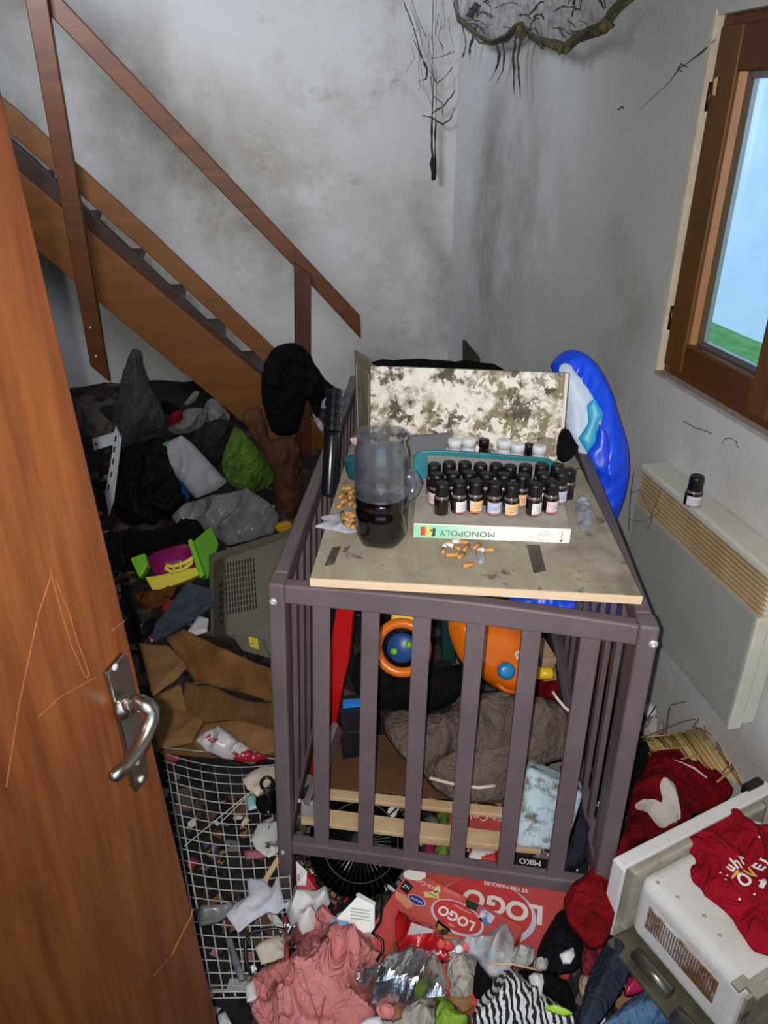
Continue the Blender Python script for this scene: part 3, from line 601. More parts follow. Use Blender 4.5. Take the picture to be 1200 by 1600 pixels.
tag(MB().prism([onp(a, b, V(0.6, 1.72, 0.5), (0.1, -1, 0.1)) for a, b in ((690, 950), (708, 955), (712, 1040), (692, 1030))], (0, 0.02, 0)).build('teal_folder', mat('dark_teal', (20, 62, 60), rough=0.5), bevel=0.002), 'dark teal folder upright between the two orange toys', 'folder')
tag(MB().beam(onz(898, 1118, 0.30), onp(868, 985, V(0.86, 1.62, 0.6), (0, 1, 0)), 0.03, (0, 1, 0), 0.012).build('loose_slat', CRIB, bevel=0.002), 'loose mauve slat leaning inside the right side of the cot', 'slat')
pc('red_rag', ((835, 1040), (880, 1030), (905, 1050), (900, 1090), (870, 1100), (840, 1095)), V(0.9, 1.78, 0.4), (-0.1, -0.85, 0.5), RED, 'red rag behind the loose slat in the far right of the cot', 'rag', thick=0.03)
for k, (x, y) in enumerate(((852, 1042), (848, 1018))):
    c = onp(x, y, V(0.85, 1.66, 0.5), (0, 1, 0)); tag(MB().box(c, V(0.022, 0, 0), V(0, 0.05, 0), V(0, 0, 0.011)).build('wooden_block', BEECH, bevel=0.002), ('lower' if k == 0 else 'upper')+' pale wooden block beside the loose slat in the cot', 'block')

# ================================================================== BOARD AND WHAT STANDS ON IT
ZB = 0.928
PLY = mat('grimy_plywood', (164, 154, 136), (142, 132, 116), rough=0.75, scale=5, stretch=(6, 1, 1), lo=0.3, hi=0.75, bump=0.05,
    extra=[((112, 102, 86), 6.0, 0.50, 0.66, (1, 1, 1), 2.0, 0.8), ((60, 52, 46), 20.0, 0.61, 0.67, (1, 1, 1), 7.0, 0.8), ((200, 198, 192), 5.0, 0.56, 0.72, (1, 1, 1), 17.0, 0.5)])
EDGE = mat('plywood_edge', (216, 192, 164), (200, 174, 142), rough=0.8, scale=30, stretch=(0.3, 0.3, 12))
qb = [onz(484, 903, ZB), onz(1004, 931, ZB), onz(886, 686, ZB), onz(552, 680, ZB)]
brd = thing('plywood_board', 'grimy plywood board laid across the top of the cot', 'board', sum(qb)/4-V(0, 0, 0.018))
MB().prism(qb, (0, 0, -0.017)).build('panel', PLY, brd, bevel=0.0015)
MB().prism([qb[0]+V(-.0003, -.0012, -0.0005), qb[1]+V(0.0003, -.0012, -0.0005), qb[1]+V(0, -.0006, -0.0168), qb[0]+V(0, -.0006, -0.0168)], CS*0.0014).build('front_edge', EDGE, brd)
TAPE = mat('dark_tape', (84, 75, 64), (58, 51, 45), rough=0.6, scale=70)
for px in (((823, 852), (843, 851), (853, 892), (834, 896)), ((519, 856), (533, 853), (522, 882), (507, 884))):
    MB().prism([onz(a, b, ZB+0.0003) for a, b in px], (0, 0, 0.0006)).build('tape_strip', TAPE, brd)
# bottle
bc = onz(598, 851, ZB); bc = bc+V(0, 0.014, 0)
R = 0.0485
SPLIT = 0.098
bot = thing('cut_plastic_bottle', 'cut off clear plastic bottle half full of dark liquid on the plywood board', 'bottle', bc)
BPL = pane_mat('grey_plastic_film', (0.74, 0.76, 0.81, 1), 0.24, 0.17, (128, 132, 144), 0.16)
prof = [(0.030, 0.0), (0.041, 0.006), (0.0475, 0.022), (R, 0.035), (0.0470, 0.047), (R, 0.055), (R, 0.072), (0.0465, 0.077), (R, 0.083), (R, 0.100), (0.0465, 0.105), (R, 0.111), (R, 0.128), (0.0465, 0.134), (R, 0.141), (R, 0.160), (0.0482, 0.172), (0.0470, 0.184), (0.0436, 0.195), (0.0422, 0.203), (0.0428, 0.216)]
prof_up = [q_ for q_ in prof if q_[1] >= 0.100]; prof = [q_ for q_ in prof if q_[1] <= 0.100]
o = MB(); n_ = 40; vs = []
for (r, h) in prof_up:
    for k in range(n_):
        a = 2*math.pi*k/n_; vs.append(bc+V(r*math.cos(a), r*math.sin(a), h+(0.003*math.sin(3*a+0.4) if h > 0.215 else 0)+0.001))
o.add(vs, [(i*n_+k, i*n_+(k+1) % n_, (i+1)*n_+(k+1) % n_, (i+1)*n_+k) for i in range(len(prof_up)-1) for k in range(n_)]); o.build('bottle_upper', BPL, bot, smooth=True)
o = MB(); vs = []
for (r, h) in prof:
    for k in range(n_):
        a = 2*math.pi*k/n_; rr = r*(1+(0.06*math.cos(5*a) if h < 0.02 else 0)); hh = h+(0.003*math.sin(3*a+0.4) if h > 0.215 else 0)
        vs.append(bc+V(rr*math.cos(a), rr*math.sin(a), hh+0.001))
o.add(vs, [(i*n_+k, i*n_+(k+1) % n_, (i+1)*n_+(k+1) % n_, (i+1)*n_+k) for i in range(len(prof)-1) for k in range(n_)]+[tuple(range(n_-1, -1, -1))])
o.build('bottle_lower', pane_mat('clean_film', (0.8, 0.8, 0.82, 1), 0.07, 0.06), bot, smooth=True)
lq = [(0.029, 0.003), (0.040, 0.008), (0.0462, 0.023), (0.0470, 0.035), (0.0456, 0.047), (0.0470, 0.055), (0.047, 0.072), (0.0452, 0.077), (0.047, 0.083), (0.047, 0.098), (0.0, 0.0985)]
MB().lathe(lq, bc, 36).build('liquid', mat('dark_liquid', (20, 9, 9), (12, 6, 6), rough=0.08, scale=5), bot, smooth=True)
BLK_ = mat('bottle_handle_film', (84, 92, 112), (70, 76, 92), rough=0.2, coat=0.5)
MB().tube([bc+V(0.040, 0.012, 0.128), bc+V(0.058, 0.014, 0.122), bc+V(0.066, 0.014, 0.108), bc+V(0.060, 0.012, 0.092), bc+V(0.044, 0.010, 0.080)], [0.010, 0.014, 0.015, 0.013, 0.009], 14).build('grip_bulge', BPL, bot, smooth=True)
# game box used as a plinth
BH = 0.030; ZK = ZB+BH
k0 = onz(646, 840, ZB); k1 = onz(890, 849, ZB); KU = nz(k1-k0); KV = V(-KU[1], KU[0], 0); KW = np.linalg.norm(k1-k0); KD = 0.20
gb = thing('board_game_box', 'flat white and mint board game box under the vials, its title upside down', 'box', (k0+k1)/2+KV*KD/2)
MB().hexa([k0, k1, k1+KV*KD, k0+KV*KD], [p+V(0, 0, BH) for p in (k0, k1, k1+KV*KD, k0+KV*KD)]).build('box_body', [mat('box_white', (232, 232, 230), (222, 221, 218), rough=0.5, scale=5)], gb, bevel=0.0012)
MB().prism([p+V(0, 0, BH+0.0003) for p in (k0+KU*0.001+KV*.001, k1-KU*.001+KV*.001, k1+KV*KD, k0+KV*KD)], (0, 0, 0.0006)).build('box_top_sheet', mat('grimy_top', (176, 168, 158), (150, 140, 130), rough=0.7, scale=14, dirt=(84, 76, 68), dscale=24, dlo=0.58, dhi=0.72), gb)
def kp(f, h, off=0.0006): return k0+KU*KW*f+V(0, 0, BH*h)-KV*off
mint = MB(); 
def grad_mat(name, a, b):
    m = D.materials.new(name); m.use_nodes = True; N = m.node_tree.nodes; L = m.node_tree.links
    tc = N.new('ShaderNodeTexCoord'); sx = N.new('ShaderNodeSeparateXYZ'); L.new(tc.outputs['Generated'], sx.inputs[0])
    r = N.new('ShaderNodeValToRGB'); r.color_ramp.elements[0].color = srgb(a); r.color_ramp.elements[1].color = srgb(b); r.color_ramp.elements[0].position = 0.25
    L.new(sx.outputs[0], r.inputs[0]); L.new(r.outputs[0], N['Principled BSDF'].inputs['Base Color']); N['Principled BSDF'].inputs['Roughness'].default_value = 0.5; return m
MB().prism([kp(0.004, 0.04), kp(0.56, 0.04), kp(0.56, 0.96), kp(0.004, 0.96)], -KV*0.0002).build('mint_band', grad_mat('mint_print', (140, 206, 172), (230, 231, 229)), gb)
INK = mat('grey_ink', (74, 92, 88), rough=0.7); BLKINK = mat('black_ink', (24, 24, 26), rough=0.7)
textmesh('lettering', 'MONOPOLY', 0.0165, kp(0.345, 0.46), -KU, V(0, 0, -1), INK, gb, sx=1.12, lift=0.0011)
patch('red_print', [kp(0.045, 0.2, .001), kp(0.075, 0.2, .001), kp(0.075, 0.82, .001), kp(0.045, 0.82, .001)], mat('red_ink', (206, 60, 44), rough=0.6), gb, 0.0002, -KV)
patch('yellow_print', [kp(0.075, 0.22, .001), kp(0.112, 0.2, .001), kp(0.118, 0.6, .001), kp(0.105, 0.84, .001), kp(0.076, 0.82, .001)], mat('yellow_ink', (222, 196, 110), (60, 50, 30), rough=0.6, scale=70, lo=0.6, hi=0.62), gb, 0.0002, -KV)
patch('dark_print', [kp(0.118, 0.15, .001), kp(0.140, 0.2, .001), kp(0.142, 0.7, .001), kp(0.124, 0.78, .001)], mat('green_black_ink', (40, 66, 56), (110, 160, 130), rough=0.6, scale=90, lo=0.6, hi=0.7), gb, 0.0002, -KV)
sk = MB()
for pts in (((0.76, .25), (0.80, .2), (0.86, .22), (0.87, .5), (0.85, .8), (0.82, .88), (0.80, .7), (0.77, .62), (0.76, .45), (0.75, .3)), ((0.80, .3), (0.81, .6), (0.83, .75)), ((0.83, .3), (0.84, .6), (0.85, .7)), ((0.78, .35), (0.86, .42)), ((0.79, .55), (0.865, .6)), ((0.755, .28), (0.74, .38), (0.75, .45))):
    sk.tube([kp(f, h, .0009) for f, h in pts], 0.00022, 4)
sk.build('pencil_drawing', mat('pencil', (150, 152, 154), rough=0.8), gb)
textmesh('lettering', 'ATLAS', 0.0050, kp(0.945, 0.55), V(0, 0, 1), -KU, BLKINK, gb, lift=0.0011)
MB().lathe([(0.0022, 0), (0.0022, 0.0003)], kp(0.945, 0.17, .0007), 14, -KV).build('ink_dot', BLKINK, gb)
# vials
GLASSB = mat('amber_glass', (26, 14, 10), (18, 10, 8), rough=0.08, scale=8, coat=0.5)
CAPB = mat('black_cap', (14, 13, 14), rough=0.4); LABELS = [mat('label_white', (214, 212, 214), (198, 196, 200), rough=0.6, scale=40), mat('label_orange', (222, 176, 116), (206, 204, 204), rough=0.6, scale=55, lo=0.45, hi=0.55), mat('label_blue', (168, 172, 206), (206, 206, 214), rough=0.6, scale=45, lo=0.4, hi=0.6), mat('label_pink', (206, 188, 194), (190, 150, 150), rough=0.6, scale=60, lo=0.5, hi=0.7)]
NECK = mat('neck_ring', (92, 86, 84), rough=0.3)
def vial_proto(label_i, name='glass_vial', k=1.13, cap=CAPB, body=GLASSB, bh=0.035, cr=0.0114):
    t = thing(name, None, None)
    r = 0.0134*k
    MB().lathe([(r*0.85, 0), (r, 0.002), (r, bh-0.003), (r*0.93, bh), (r*0.72, bh+0.003), (r*0.70, bh+0.006)], V(0, 0, 0), 20).build('vial_body', body, t, smooth=True)
    MB().lathe([(r*0.95, bh-0.0015), (r*0.97, bh), (r*0.78, bh+0.0045), (r*0.76, bh+0.005)], V(0, 0, 0), 20).build('neck_ring', NECK, t, smooth=True)
    c = MB(); nn = 28; cr = cr*k; pr = [(cr, bh+0.0045), (cr, bh+0.022*k), (cr*0.93, bh+0.0255*k), (cr*0.8, bh+0.0268*k), (0, bh+0.0268*k)]; vs = []
    for (rr, h) in pr:
        for a in range(nn): g = 1+(0.03 if a % 2 else 0)*(1 if h < bh+0.024*k else 0); vs.append(V(rr*g*math.cos(2*math.pi*a/nn), rr*g*math.sin(2*math.pi*a/nn), h))
    c.add(vs, [(i*nn+a, i*nn+(a+1) % nn, (i+1)*nn+(a+1) % nn, (i+1)*nn+a) for i in range(4) for a in range(nn)]); c.build('vial_cap', cap, t, smooth=False)
    if label_i is not None:
        l = MB(); vs = []; m_ = 12; R2 = r+0.0003
        for h in (0.0035, bh-0.007):
            for a in range(m_+1): th = -1.3+2.6*a/m_; vs.append(V(R2*math.sin(th), -R2*math.cos(th), h))
        l.add(vs, [(a, a+1, m_+2+a, m_+1+a) for a in range(m_)]); lo = l.build('vial_label', LABELS[label_i], t, smooth=True)
        s2 = MB(); vs = []
        for h in (0.0045, 0.0062):
            for a in range(m_+1): th = -1.25+2.5*a/m_; vs.append(V((R2+.0003)*math.sin(th), -(R2+.0003)*math.cos(th), h))
        s2.add(vs, [(a, a+1, m_+2+a, m_+1+a) for a in range(m_)]); s2.build('red_stripe', mat('stripe_red', (176, 60, 66), rough=0.6), lo)
        for hh, w_ in ((0.017, 0.8), (0.0135, 0.5), (0.0105, 0.65)):
            s3 = MB(); vs = []
            for h in (hh*bh/0.031, (hh+0.0012)*bh/0.031):
                for a in range(7): th = -w_+2*w_*a/6; vs.append(V((R2+.0003)*math.sin(th), -(R2+.0003)*math.cos(th), h))
            s3.add(vs, [(a, a+1, 7+7+a-7, 7+a) for a in range(6)]); s3.build('print_line', INK, lo)
    return t
protos = {}
ORD = ['first', 'second', 'third', 'fourth', 'fifth', 'sixth', 'seventh', 'eighth', 'ninth', 'tenth']
def put_vial(key, p, rz, label, group):
    if key not in protos: protos[key] = vial_proto(key); o = protos[key]; first = True
    else: o = copytree(protos[key])
    o.location = [float(v) for v in p]; o.rotation_euler[2] = rz
    tag(o, label, 'vial', group); return o
front = ((689.5, 806, 0, 1.9), (716, 803.6, 0, 0.55), (741.5, 803, 1, 0.2), (770.5, 805.5, 2, 0.0), (797, 808, 1, 0.1), (832.5, 806.7, 0, 0.6), (858.7, 803.7, 3, 0.3))
seen_ = ['with its label turned away', 'with a white label turned to its right', 'with an orange and white label', 'with a pale blue label', 'with a tan label low on its body', 'with a small white label and bare glass', 'with a pinkish label']
for i, (x, y, k, rz) in enumerate(front):
    p = onz(x, y-4, ZK); put_vial(k, p+V(0, 0, 0.0008), rz+0.15, '%s vial in the front row, %s' % (ORD[i], seen_[i]), 'dark vials with black caps on the game box')
mid = ((681, 791, 3, -0.9), (706, 789, 0, 0.9), (731, 788, 0, 1.2), (757, 790, 3, 1.4), (784, 791, 0, 1.3), (813, 793, 1, 0.3), (845, 790, 0, 0.8), (872, 788, 2, 0.4))
for i, (x, y, k, rz) in enumerate(mid): put_vial(k, onz(x, y-4, ZK)+V(0, 0, 0.0008), rz, 'dark capped vial, %s from the left in the second row on the game box' % ORD[i], 'dark vials with black caps on the game box')
backr = ((677, 775, 0, 2), (700, 772, 0, 2.2), (724, 772, 3, 2), (748, 775, 0, 1.8), (772, 775, 0, 2), (793, 778, 3, 2.2), (817, 777, 0, 2), (842, 775, 0, 1.9), (866, 776, 2, 0.7))
for i, (x, y, k, rz) in enumerate(backr): put_vial(k, onz(x, y-4, ZK)+V(0, 0, 0.0008), rz, 'dark capped vial, %s from the left in the back row on the game box' % ORD[i], 'dark vials with black caps on the game box')
put_vial(0, onz(885, 778, ZB)+V(0, 0, 0.0008), 2.0, 'dark capped vial standing on the plywood right of the game box', None)
jar = vial_proto(0, 'glass_jar', 1.5, CAPB, GLASSB, 0.036, 0.0108)
jar.location = [float(v) for v in onz(1082, 790, hz1)+V(0, 0.004, 0.0008)]; tag(jar, 'small brown glass jar with dark cap standing on the wall heater', 'jar')
WCAP = mat('white_cap', (226, 228, 236), rough=0.4); WBODY = mat('white_bottle', (206, 208, 214), rough=0.4)
for i, (x, y, wc) in enumerate(((713, 722, 1), (735, 724, 1), (759, 722, 0), (790, 727, 1), (812, 729, 1), (829, 730, 0), (845, 732, 1))):
    t = thing('capped_bottle', '%s bottle, %s from the left behind the teal tray' % ('white capped' if wc else 'black capped', ORD[i]), 'bottle', onz(x, y, ZB)+V(0, 0.02, 0.0006), 'bottles behind the teal tray')
    r = 0.0165 if wc else 0.012; h = 0.032+(0.006 if i in (1, 3) else 0); c = V(*t.location)
    MB().lathe([(r*0.8, 0), (r, 0.003), (r, h-0.012), (r*0.8, h-0.004), (r*0.75, h)], c, 18).build('bottle_body', WBODY if wc else GLASSB, t, smooth=True)
    MB().lathe([(r*1.0, h-0.003), (r*1.02, h+0.013), (r*0.95, h+0.0155), (r*0.8, h+0.0165), (0, h+0.0165)], c, 20).build('screw_cap', WCAP if wc else CAPB, t, smooth=True)
# teal tray standing on edge
ta = onz(648, 768, ZB); tb = onz(870, 772, ZB); TU = nz(tb-ta); TV = nz(V(-TU[1]*0.15, TU[0]*0.15, 1)); TNN = nz(np.cross(TU, TV))
tray = thing('teal_tray', 'teal plastic tray with grey panel standing on edge behind the vials', 'tray', (ta+tb)/2)
def tpt(px, py, off=0): return onp(px, py, ta, TNN)+TNN*off
out = [(645, 722), (647, 712), (656, 706), (672, 704), (700, 704), (780, 710), (850, 716), (862, 719), (868, 728), (868, 745), (866, 765), (650, 762), (645, 740)]
MB().prism([tpt(*p) for p in out], -TNN*0.010).build('tray_shell', mat('teal_plastic', (18, 118, 128), (14, 104, 114), rough=0.35, scale=5), tray, bevel=0.003, seg=2)
MB().prism([tpt(*p, 0.0005) for p in ((669, 711), (690, 712), (848, 722), (848, 764), (666, 760))], TNN*0.002).build('grey_panel', mat('tray_grey', (134, 130, 130), (118, 114, 114), rough=0.6, scale=6), tray)
# mouldy panel and its hinged leaf
ma = onz(578, 694, ZB); mb = onz(872, 730, ZB); MU = nz(mb-ma); MN0 = nz(np.cross(MU, V(0, 0, 1))); MN = nz(MN0+V(0, 0, 0.16)); MOULD = mat('mouldy_white', (240, 236, 228), (228, 222, 210), rough=0.6, scale=6, bump=0.3, bscale=50,
    extra=[((118, 102, 66), 8.0, 0.47, 0.55, (1, 1, 1), 4.4, 0.92), ((62, 52, 34), 19.0, 0.52, 0.58, (1, 1, 1), 9.0, 0.92), ((238, 234, 222), 34.0, 0.53, 0.57, (1, 1, 1), 15.0, 0.9)])
mp = thing('mouldy_panel', 'white panel spotted with brown mould standing at the rear of the plywood board', 'panel', (ma+mb)/2)
mq = [ma, mb, onp(884, 583, ma, MN), onp(579, 572, ma, MN)]
MB().prism(mq, -MN*0.011).build('sheet', MOULD, mp, bevel=0.001)
MB().beam(mq[1]-MN*0.006+MU*0.003, mq[2]-MN*0.006+MU*0.003, 0.007, MN, 0.013).build('edge_strip', mat('edge_white', (214, 210, 200), rough=0.6), mp)
LN = V(0.985, 0.17, 0)
lq = [ma-MN*0.012, mq[3]-MN*0.012, onp(553, 547, ma, LN), onp(557, 684, ma, LN)]
leaf = MB().prism(lq, LN*0.006).build('folding_leaf', mat('taupe_leaf', (120, 112, 100), (98, 90, 80), rough=0.6, scale=12), mp, bevel=0.001)
cen = sum(lq)/4
MB().tube([cen+(p-cen)*0.72-LN*0.001 for p in lq], 0.0012, 5, closed=True).build('moulding', mat('leaf_line', (150, 142, 128), rough=0.6), leaf)
# grey card
tag(MB().prism([onp(a, b, onz(676, 715, ZB), (-0.25, -0.8, 0.55)) for a, b in ((640, 682), (699, 677), (711, 673), (695, 707), (640, 712))], (0, 0.004, 0.001)).build('grey_card', mat('slate_card', (96, 96, 104), rough=0.35), bevel=0.0008), 'slate grey card leaning behind the teal tray beside the bottle', 'card')
# ribbed black tube, teal cup, paper, film
rt = thing('ribbed_tube', 'black ribbed plastic tube leaning upright by the left cot rail', 'tube', onz(520, 800, ZB))
r0 = onz(520, 795, ZB)+V(-.005, .03, 0.014); r1 = r0+nz(V(0.035, 0.12, 0.20))*0.225; ax = nz(r1-r0); Lr = np.linalg.norm(r1-r0)
MB().lathe([(0.012, 0), (0.0145, 0.004), (0.0165, Lr*0.55), (0.0165, Lr*0.6)], r0, 18, ax).build('tube_body', mat('black_gloss', (12, 16, 20), rough=0.25), rt, smooth=True)
pf = []
for k in range(5): pf += [(0.0185, Lr*(0.60+0.08*k)), (0.0185, Lr*(0.65+0.08*k)), (0.0160, Lr*(0.66+0.08*k)), (0.0160, Lr*(0.675+0.08*k))]
MB().lathe(pf+[(0, Lr*1.0)], r0, 18, ax).build('ribbed_grip', mat('black_gloss', (12, 16, 20), rough=0.25), rt, smooth=False)
tc_ = onz(556, 752, ZB)
tag(MB().lathe([(0.018, 0), (0.024, 0.02), (0.027, 0.042), (0.026, 0.044), (0.022, 0.042), (0.018, 0.01), (0, 0.008)], tc_+V(0.004, 0.02, 0.001), 20).build('teal_cup', mat('cup_teal', (14, 80, 88), rough=0.35), smooth=True), 'small dark teal cup behind the cut plastic bottle', 'cup')
zc('torn_paper', ((489, 797), (500, 808), (520, 802), (540, 800), (562, 800), (568, 828), (540, 832), (512, 826), (491, 822), (508, 815)), ZB+0.002, mat('grey_paper', (176, 178, 184), (150, 152, 160), rough=0.7, scale=8), 'torn pale grey paper under the cigarette butts at the left board edge', 'paper', thick=0.003, amp=0.004, edge=0.02, back=0.001, smooth=0)
zc('clear_film', ((896, 782), (912, 772), (926, 790), (930, 812), (912, 832), (902, 822)), ZB+0.001, pane_mat('film', (0.9, 0.93, 0.97, 1), 0.2, 0.15, (190, 196, 210), 0.35), 'crumpled clear film beside the game box on the board', 'film', thick=0.008, amp=0.008, freq=30, edge=0.02)
zc('clear_scrap', ((742, 862), (752, 858), (760, 868), (756, 880), (746, 880)), ZB+0.001, _M['film'], 'tiny clear plastic scrap among the butts below the game box', 'scrap', thick=0.004, amp=0.004, freq=40, edge=0.01, res=14)
pc('pink_scrap', ((545, 685), (560, 683), (560, 698), (550, 694)), onz(553, 730, ZB)+V(0, 0.03, 0), (0, -1, 0.1), mat('pink_card', (196, 160, 160), rough=0.8), 'pale pink scrap beside the ribbed black tube', 'scrap', thick=0.004, amp=0.002, res=12, edge=0.01)
TAN = mat('filter_tan', (206, 150, 84), (186, 128, 66), rough=0.9, scale=300); ASHW = mat('cigarette_white', (226, 222, 216), rough=0.9); ASH = mat('ash', (70, 62, 56), rough=1)
def butt_proto(L1, L2):
    t = thing('cigarette_butt', None, None); X = V(1, 0, 0)
    MB().lathe([(0.0036, 0), (0.0039, 0.0006), (0.0039, L1), (0.0036, L1)], V(-L1/2, 0, 0), 10, X).build('filter', TAN, t, smooth=True)
    if L2: MB().lathe([(0.0039, 0), (0.0041, L2*0.6), (0.0030, L2), (0.0012, L2+0.001)], V(L1/2, 0, 0), 10, X).build('paper_end', ASHW, t, smooth=True)
    else: MB().lathe([(0.0030, 0), (0.0030, 0.0008)], V(L1/2, 0, 0), 10, X).build('burnt_end', ASH, t)
    return t
bps = [butt_proto(0.021, 0), butt_proto(0.017, 0.012), butt_proto(0.015, 0.016)]; used = [False]*3
def butt(px, py, kind, rz, label, group, h=0.0):
    o = bps[kind] if not used[kind] else copytree(bps[kind]); used[kind] = True
    o.location = [float(v) for v in onz(px, py, ZB+0.0043+h)]; o.rotation_euler = (random.uniform(0, 3), random.uniform(-0.12, 0.12), rz); tag(o, label, 'cigarette butt', group)
HEAPX = (700, 724, 693, 714, 728, 707, 721, 745)
for (x, y, k, r, h) in ((700, 848, 2, 0.1, 0), (724, 847, 1, 3.0, 0), (693, 860, 2, 1.2, 0), (714, 856, 2, 2.2, 0.006), (728, 856, 0, 0.9, 0), (707, 867, 0, -0.3, 0), (721, 868, 0, 0.8, 0), (745, 853, 0, 0.7, 0)):
    butt(x, y, k, r, '%s cigarette butt, %s from the left in the heap below the title' % ('tan' if k == 0 else 'white ended', ORD[sorted(HEAPX).index(x)]), 'cigarette butts below the game box', h)
butt(764, 859, 1, 2.8, 'cigarette butt lying apart at the right of the heap below the title', None)
butt(732, 883, 0, 0.15, 'lone tan cigarette butt nearest the front edge of the board', None)
for nm, pl_, grp, h0 in (('upper pile behind the torn paper', ((541, 763), (550, 768), (534, 774), (545, 775), (556, 776), (538, 783), (549, 785), (532, 790), (558, 790)), 'cigarette butts behind the torn paper', 0.0), ('lower pile on the torn paper', ((544, 802), (553, 806), (539, 810), (549, 813), (558, 814), (541, 819), (552, 821), (535, 805)), 'cigarette butts on the torn paper', 0.005)):
    xs_ = sorted(p[0] for p in pl_)
    for i, (x, y) in enumerate(pl_): butt(x, y, 0, random.uniform(0, 3), 'cigarette butt, %s from the left in the %s' % (ORD[xs_.index(x)], nm), grp, h0+0.004*(i % 3))

# blue bag over the right rail
bag = thing('blue_bag', 'bright blue and white plastic bag hanging over the right cot rail', 'bag', onz(955, 800, 0.9)*V(1, 1, 0)+V(0, 0.4, 0.45))
BLU = mat('royal_blue', (20, 84, 250), (14, 62, 226), rough=0.35, scale=3); PBL = mat('pale_blue', (206, 224, 244), (186, 206, 232), rough=0.45, scale=6); CYN = mat('cyan_print', (34, 168, 214), rough=0.4); SHW = mat('white_film', (206, 212, 214), (180, 186, 188), rough=0.3, scale=8)
BP = onz(940, 745, 0.87)+V(0.05, 0.14, 0); BN = nz(V(-0.42, -0.82, 0.30))
cloth('blue_panel', [onp(a, b, BP, BN) for a, b in ((857, 578), (868, 556), (890, 545), (912, 550), (935, 572), (955, 610), (968, 655), (980, 690), (984, 730), (978, 770), (968, 800), (955, 830), (930, 812), (918, 780), (912, 740), (925, 735), (920, 690), (905, 640))], BN, BLU, bag, thick=0.05, edge=0.05, amp=0.012, freq=9, along=(0.45, 1.2), ang=0.3, res=60, jag=0)
cloth('white_panel', [onp(a, b, BP, BN)+BN*0.060 for a, b in ((874, 572), (889, 568), (905, 588), (925, 615), (932, 632), (940, 640), (942, 658), (928, 680), (920, 712), (925, 730), (905, 705), (893, 690), (884, 668), (881, 600))], BN, PBL, bag, thick=0.012, edge=0.03, amp=0.006, freq=10, res=44)
cloth('film_panel', [onp(a, b, BP, BN)+BN*0.058 for a, b in ((881, 600), (886, 595), (893, 640), (905, 680), (922, 722), (905, 705), (891, 688), (882, 660))], BN, SHW, bag, thick=0.010, edge=0.02, amp=0.006, freq=20, res=30)
cloth('cyan_patch', [onp(a, b, BP, BN)+BN*0.078 for a, b in ((918, 632), (930, 622), (942, 648), (934, 660), (931, 690), (918, 704), (905, 682), (920, 660))], BN, CYN, bag, thick=0.003, edge=0.02, amp=0.002, res=24, smooth=0)
cloth('blue_corner', [onp(a, b, BP, BN)+BN*0.078 for a, b in ((918, 704), (931, 690), (936, 660), (948, 672), (952, 720), (944, 738), (925, 728))], BN, BLU, bag, thick=0.004, edge=0.02, amp=0.004, res=24, smooth=0)
cloth('inner_flap', [onp(a, b, V(0.84, 1.55, 0.75), (-0.3, -0.9, 0.2)) for a, b in ((790, 930), (880, 930), (975, 935), (968, 985), (940, 1000), (900, 975), (850, 962), (800, 958))], nz(V(-0.3, -0.9, 0.2)), BLU, bag, thick=0.02, edge=0.03, amp=0.008, res=36)
pc('black_pouch', ((872, 690), (884, 664), (898, 690), (905, 700), (890, 720), (874, 724)), onz(885, 760, ZB)+V(0, 0.06, 0), (0, -1, 0.3), BLACKCLOTH, 'small black pouch behind the mouldy panel right edge', 'pouch', thick=0.02, res=20)
pc('black_bundle', ((520, 900), (535, 650), (548, 605), (575, 566), (610, 562), (700, 562), (760, 564), (800, 585), (800, 640), (740, 900)), V(0.55, 2.55, 0.8), (0, -1, 0.25), BLACKCLOTH, 'black bedding bundle behind the cot rear and mouldy panel', 'bedding', thick=0.12, edge=0.15, amp=0.03)
tag(MB().prism([ony(a, b, 3.4) for a, b in ((724, 533), (728, 532), (757, 568), (757, 640), (724, 640))], (0, 0.02, 0)).build('dark_board', mat('dark_edge', (40, 32, 26), (58, 46, 30), rough=0.6, scale=9), bevel=0.003), 'dark wooden board leaning in the far corner behind the cot', 'board')

# ================================================================== COBWEB
WEBM = D.materials.new('web_sheet'); WEBM.use_nodes = True
def _web():
    nt = WEBM.node_tree; N = nt.nodes; L = nt.links; b = N['Principled BSDF']; b.inputs['Roughness'].default_value = 1.0; b.inputs['Specular IOR Level'].default_value = 0.0
    tc = N.new('ShaderNodeTexCoord'); t = N.new('ShaderNodeTexNoise'); t.inputs['Scale'].default_value = 9; t.inputs['Detail'].default_value = 9; t.inputs['Roughness'].default_value = 0.7; t.inputs['Distortion'].default_value = 2.5
    L.new(tc.outputs['Object'], t.inputs['Vector'])
    r = N.new('ShaderNodeValToRGB'); r.color_ramp.elements[0].position = 0.36; r.color_ramp.elements[1].position = 0.62
    r.color_ramp.elements[0].color = srgb((120, 116, 110)); r.color_ramp.elements[1].color = srgb((232, 230, 230)); L.new(t.outputs[0], r.inputs[0]); L.new(r.outputs[0], b.inputs['Base Color'])
    t2 = N.new('ShaderNodeTexNoise'); t2.inputs['Scale'].default_value = 8; t2.inputs['Detail'].default_value = 8; t2.inputs['Distortion'].default_value = 2; L.new(tc.outputs['Object'], t2.inputs['Vector'])
    m = N.new('ShaderNodeMapRange'); m.inputs['From Min'].default_value = 0.35; m.inputs['From Max'].default_value = 0.65; m.inputs['To Min'].default_value = 0.04; m.inputs['To Max'].default_value = 0.5
    L.new(t2.outputs[0], m.inputs[0]); L.new(m.outputs[0], b.inputs['Alpha'])
_web()
web = thing('cobweb', 'large dusty grey cobweb sagging from the ceiling corner, its fringe dark', 'cobweb', (1.0, 3.3, 1.8))
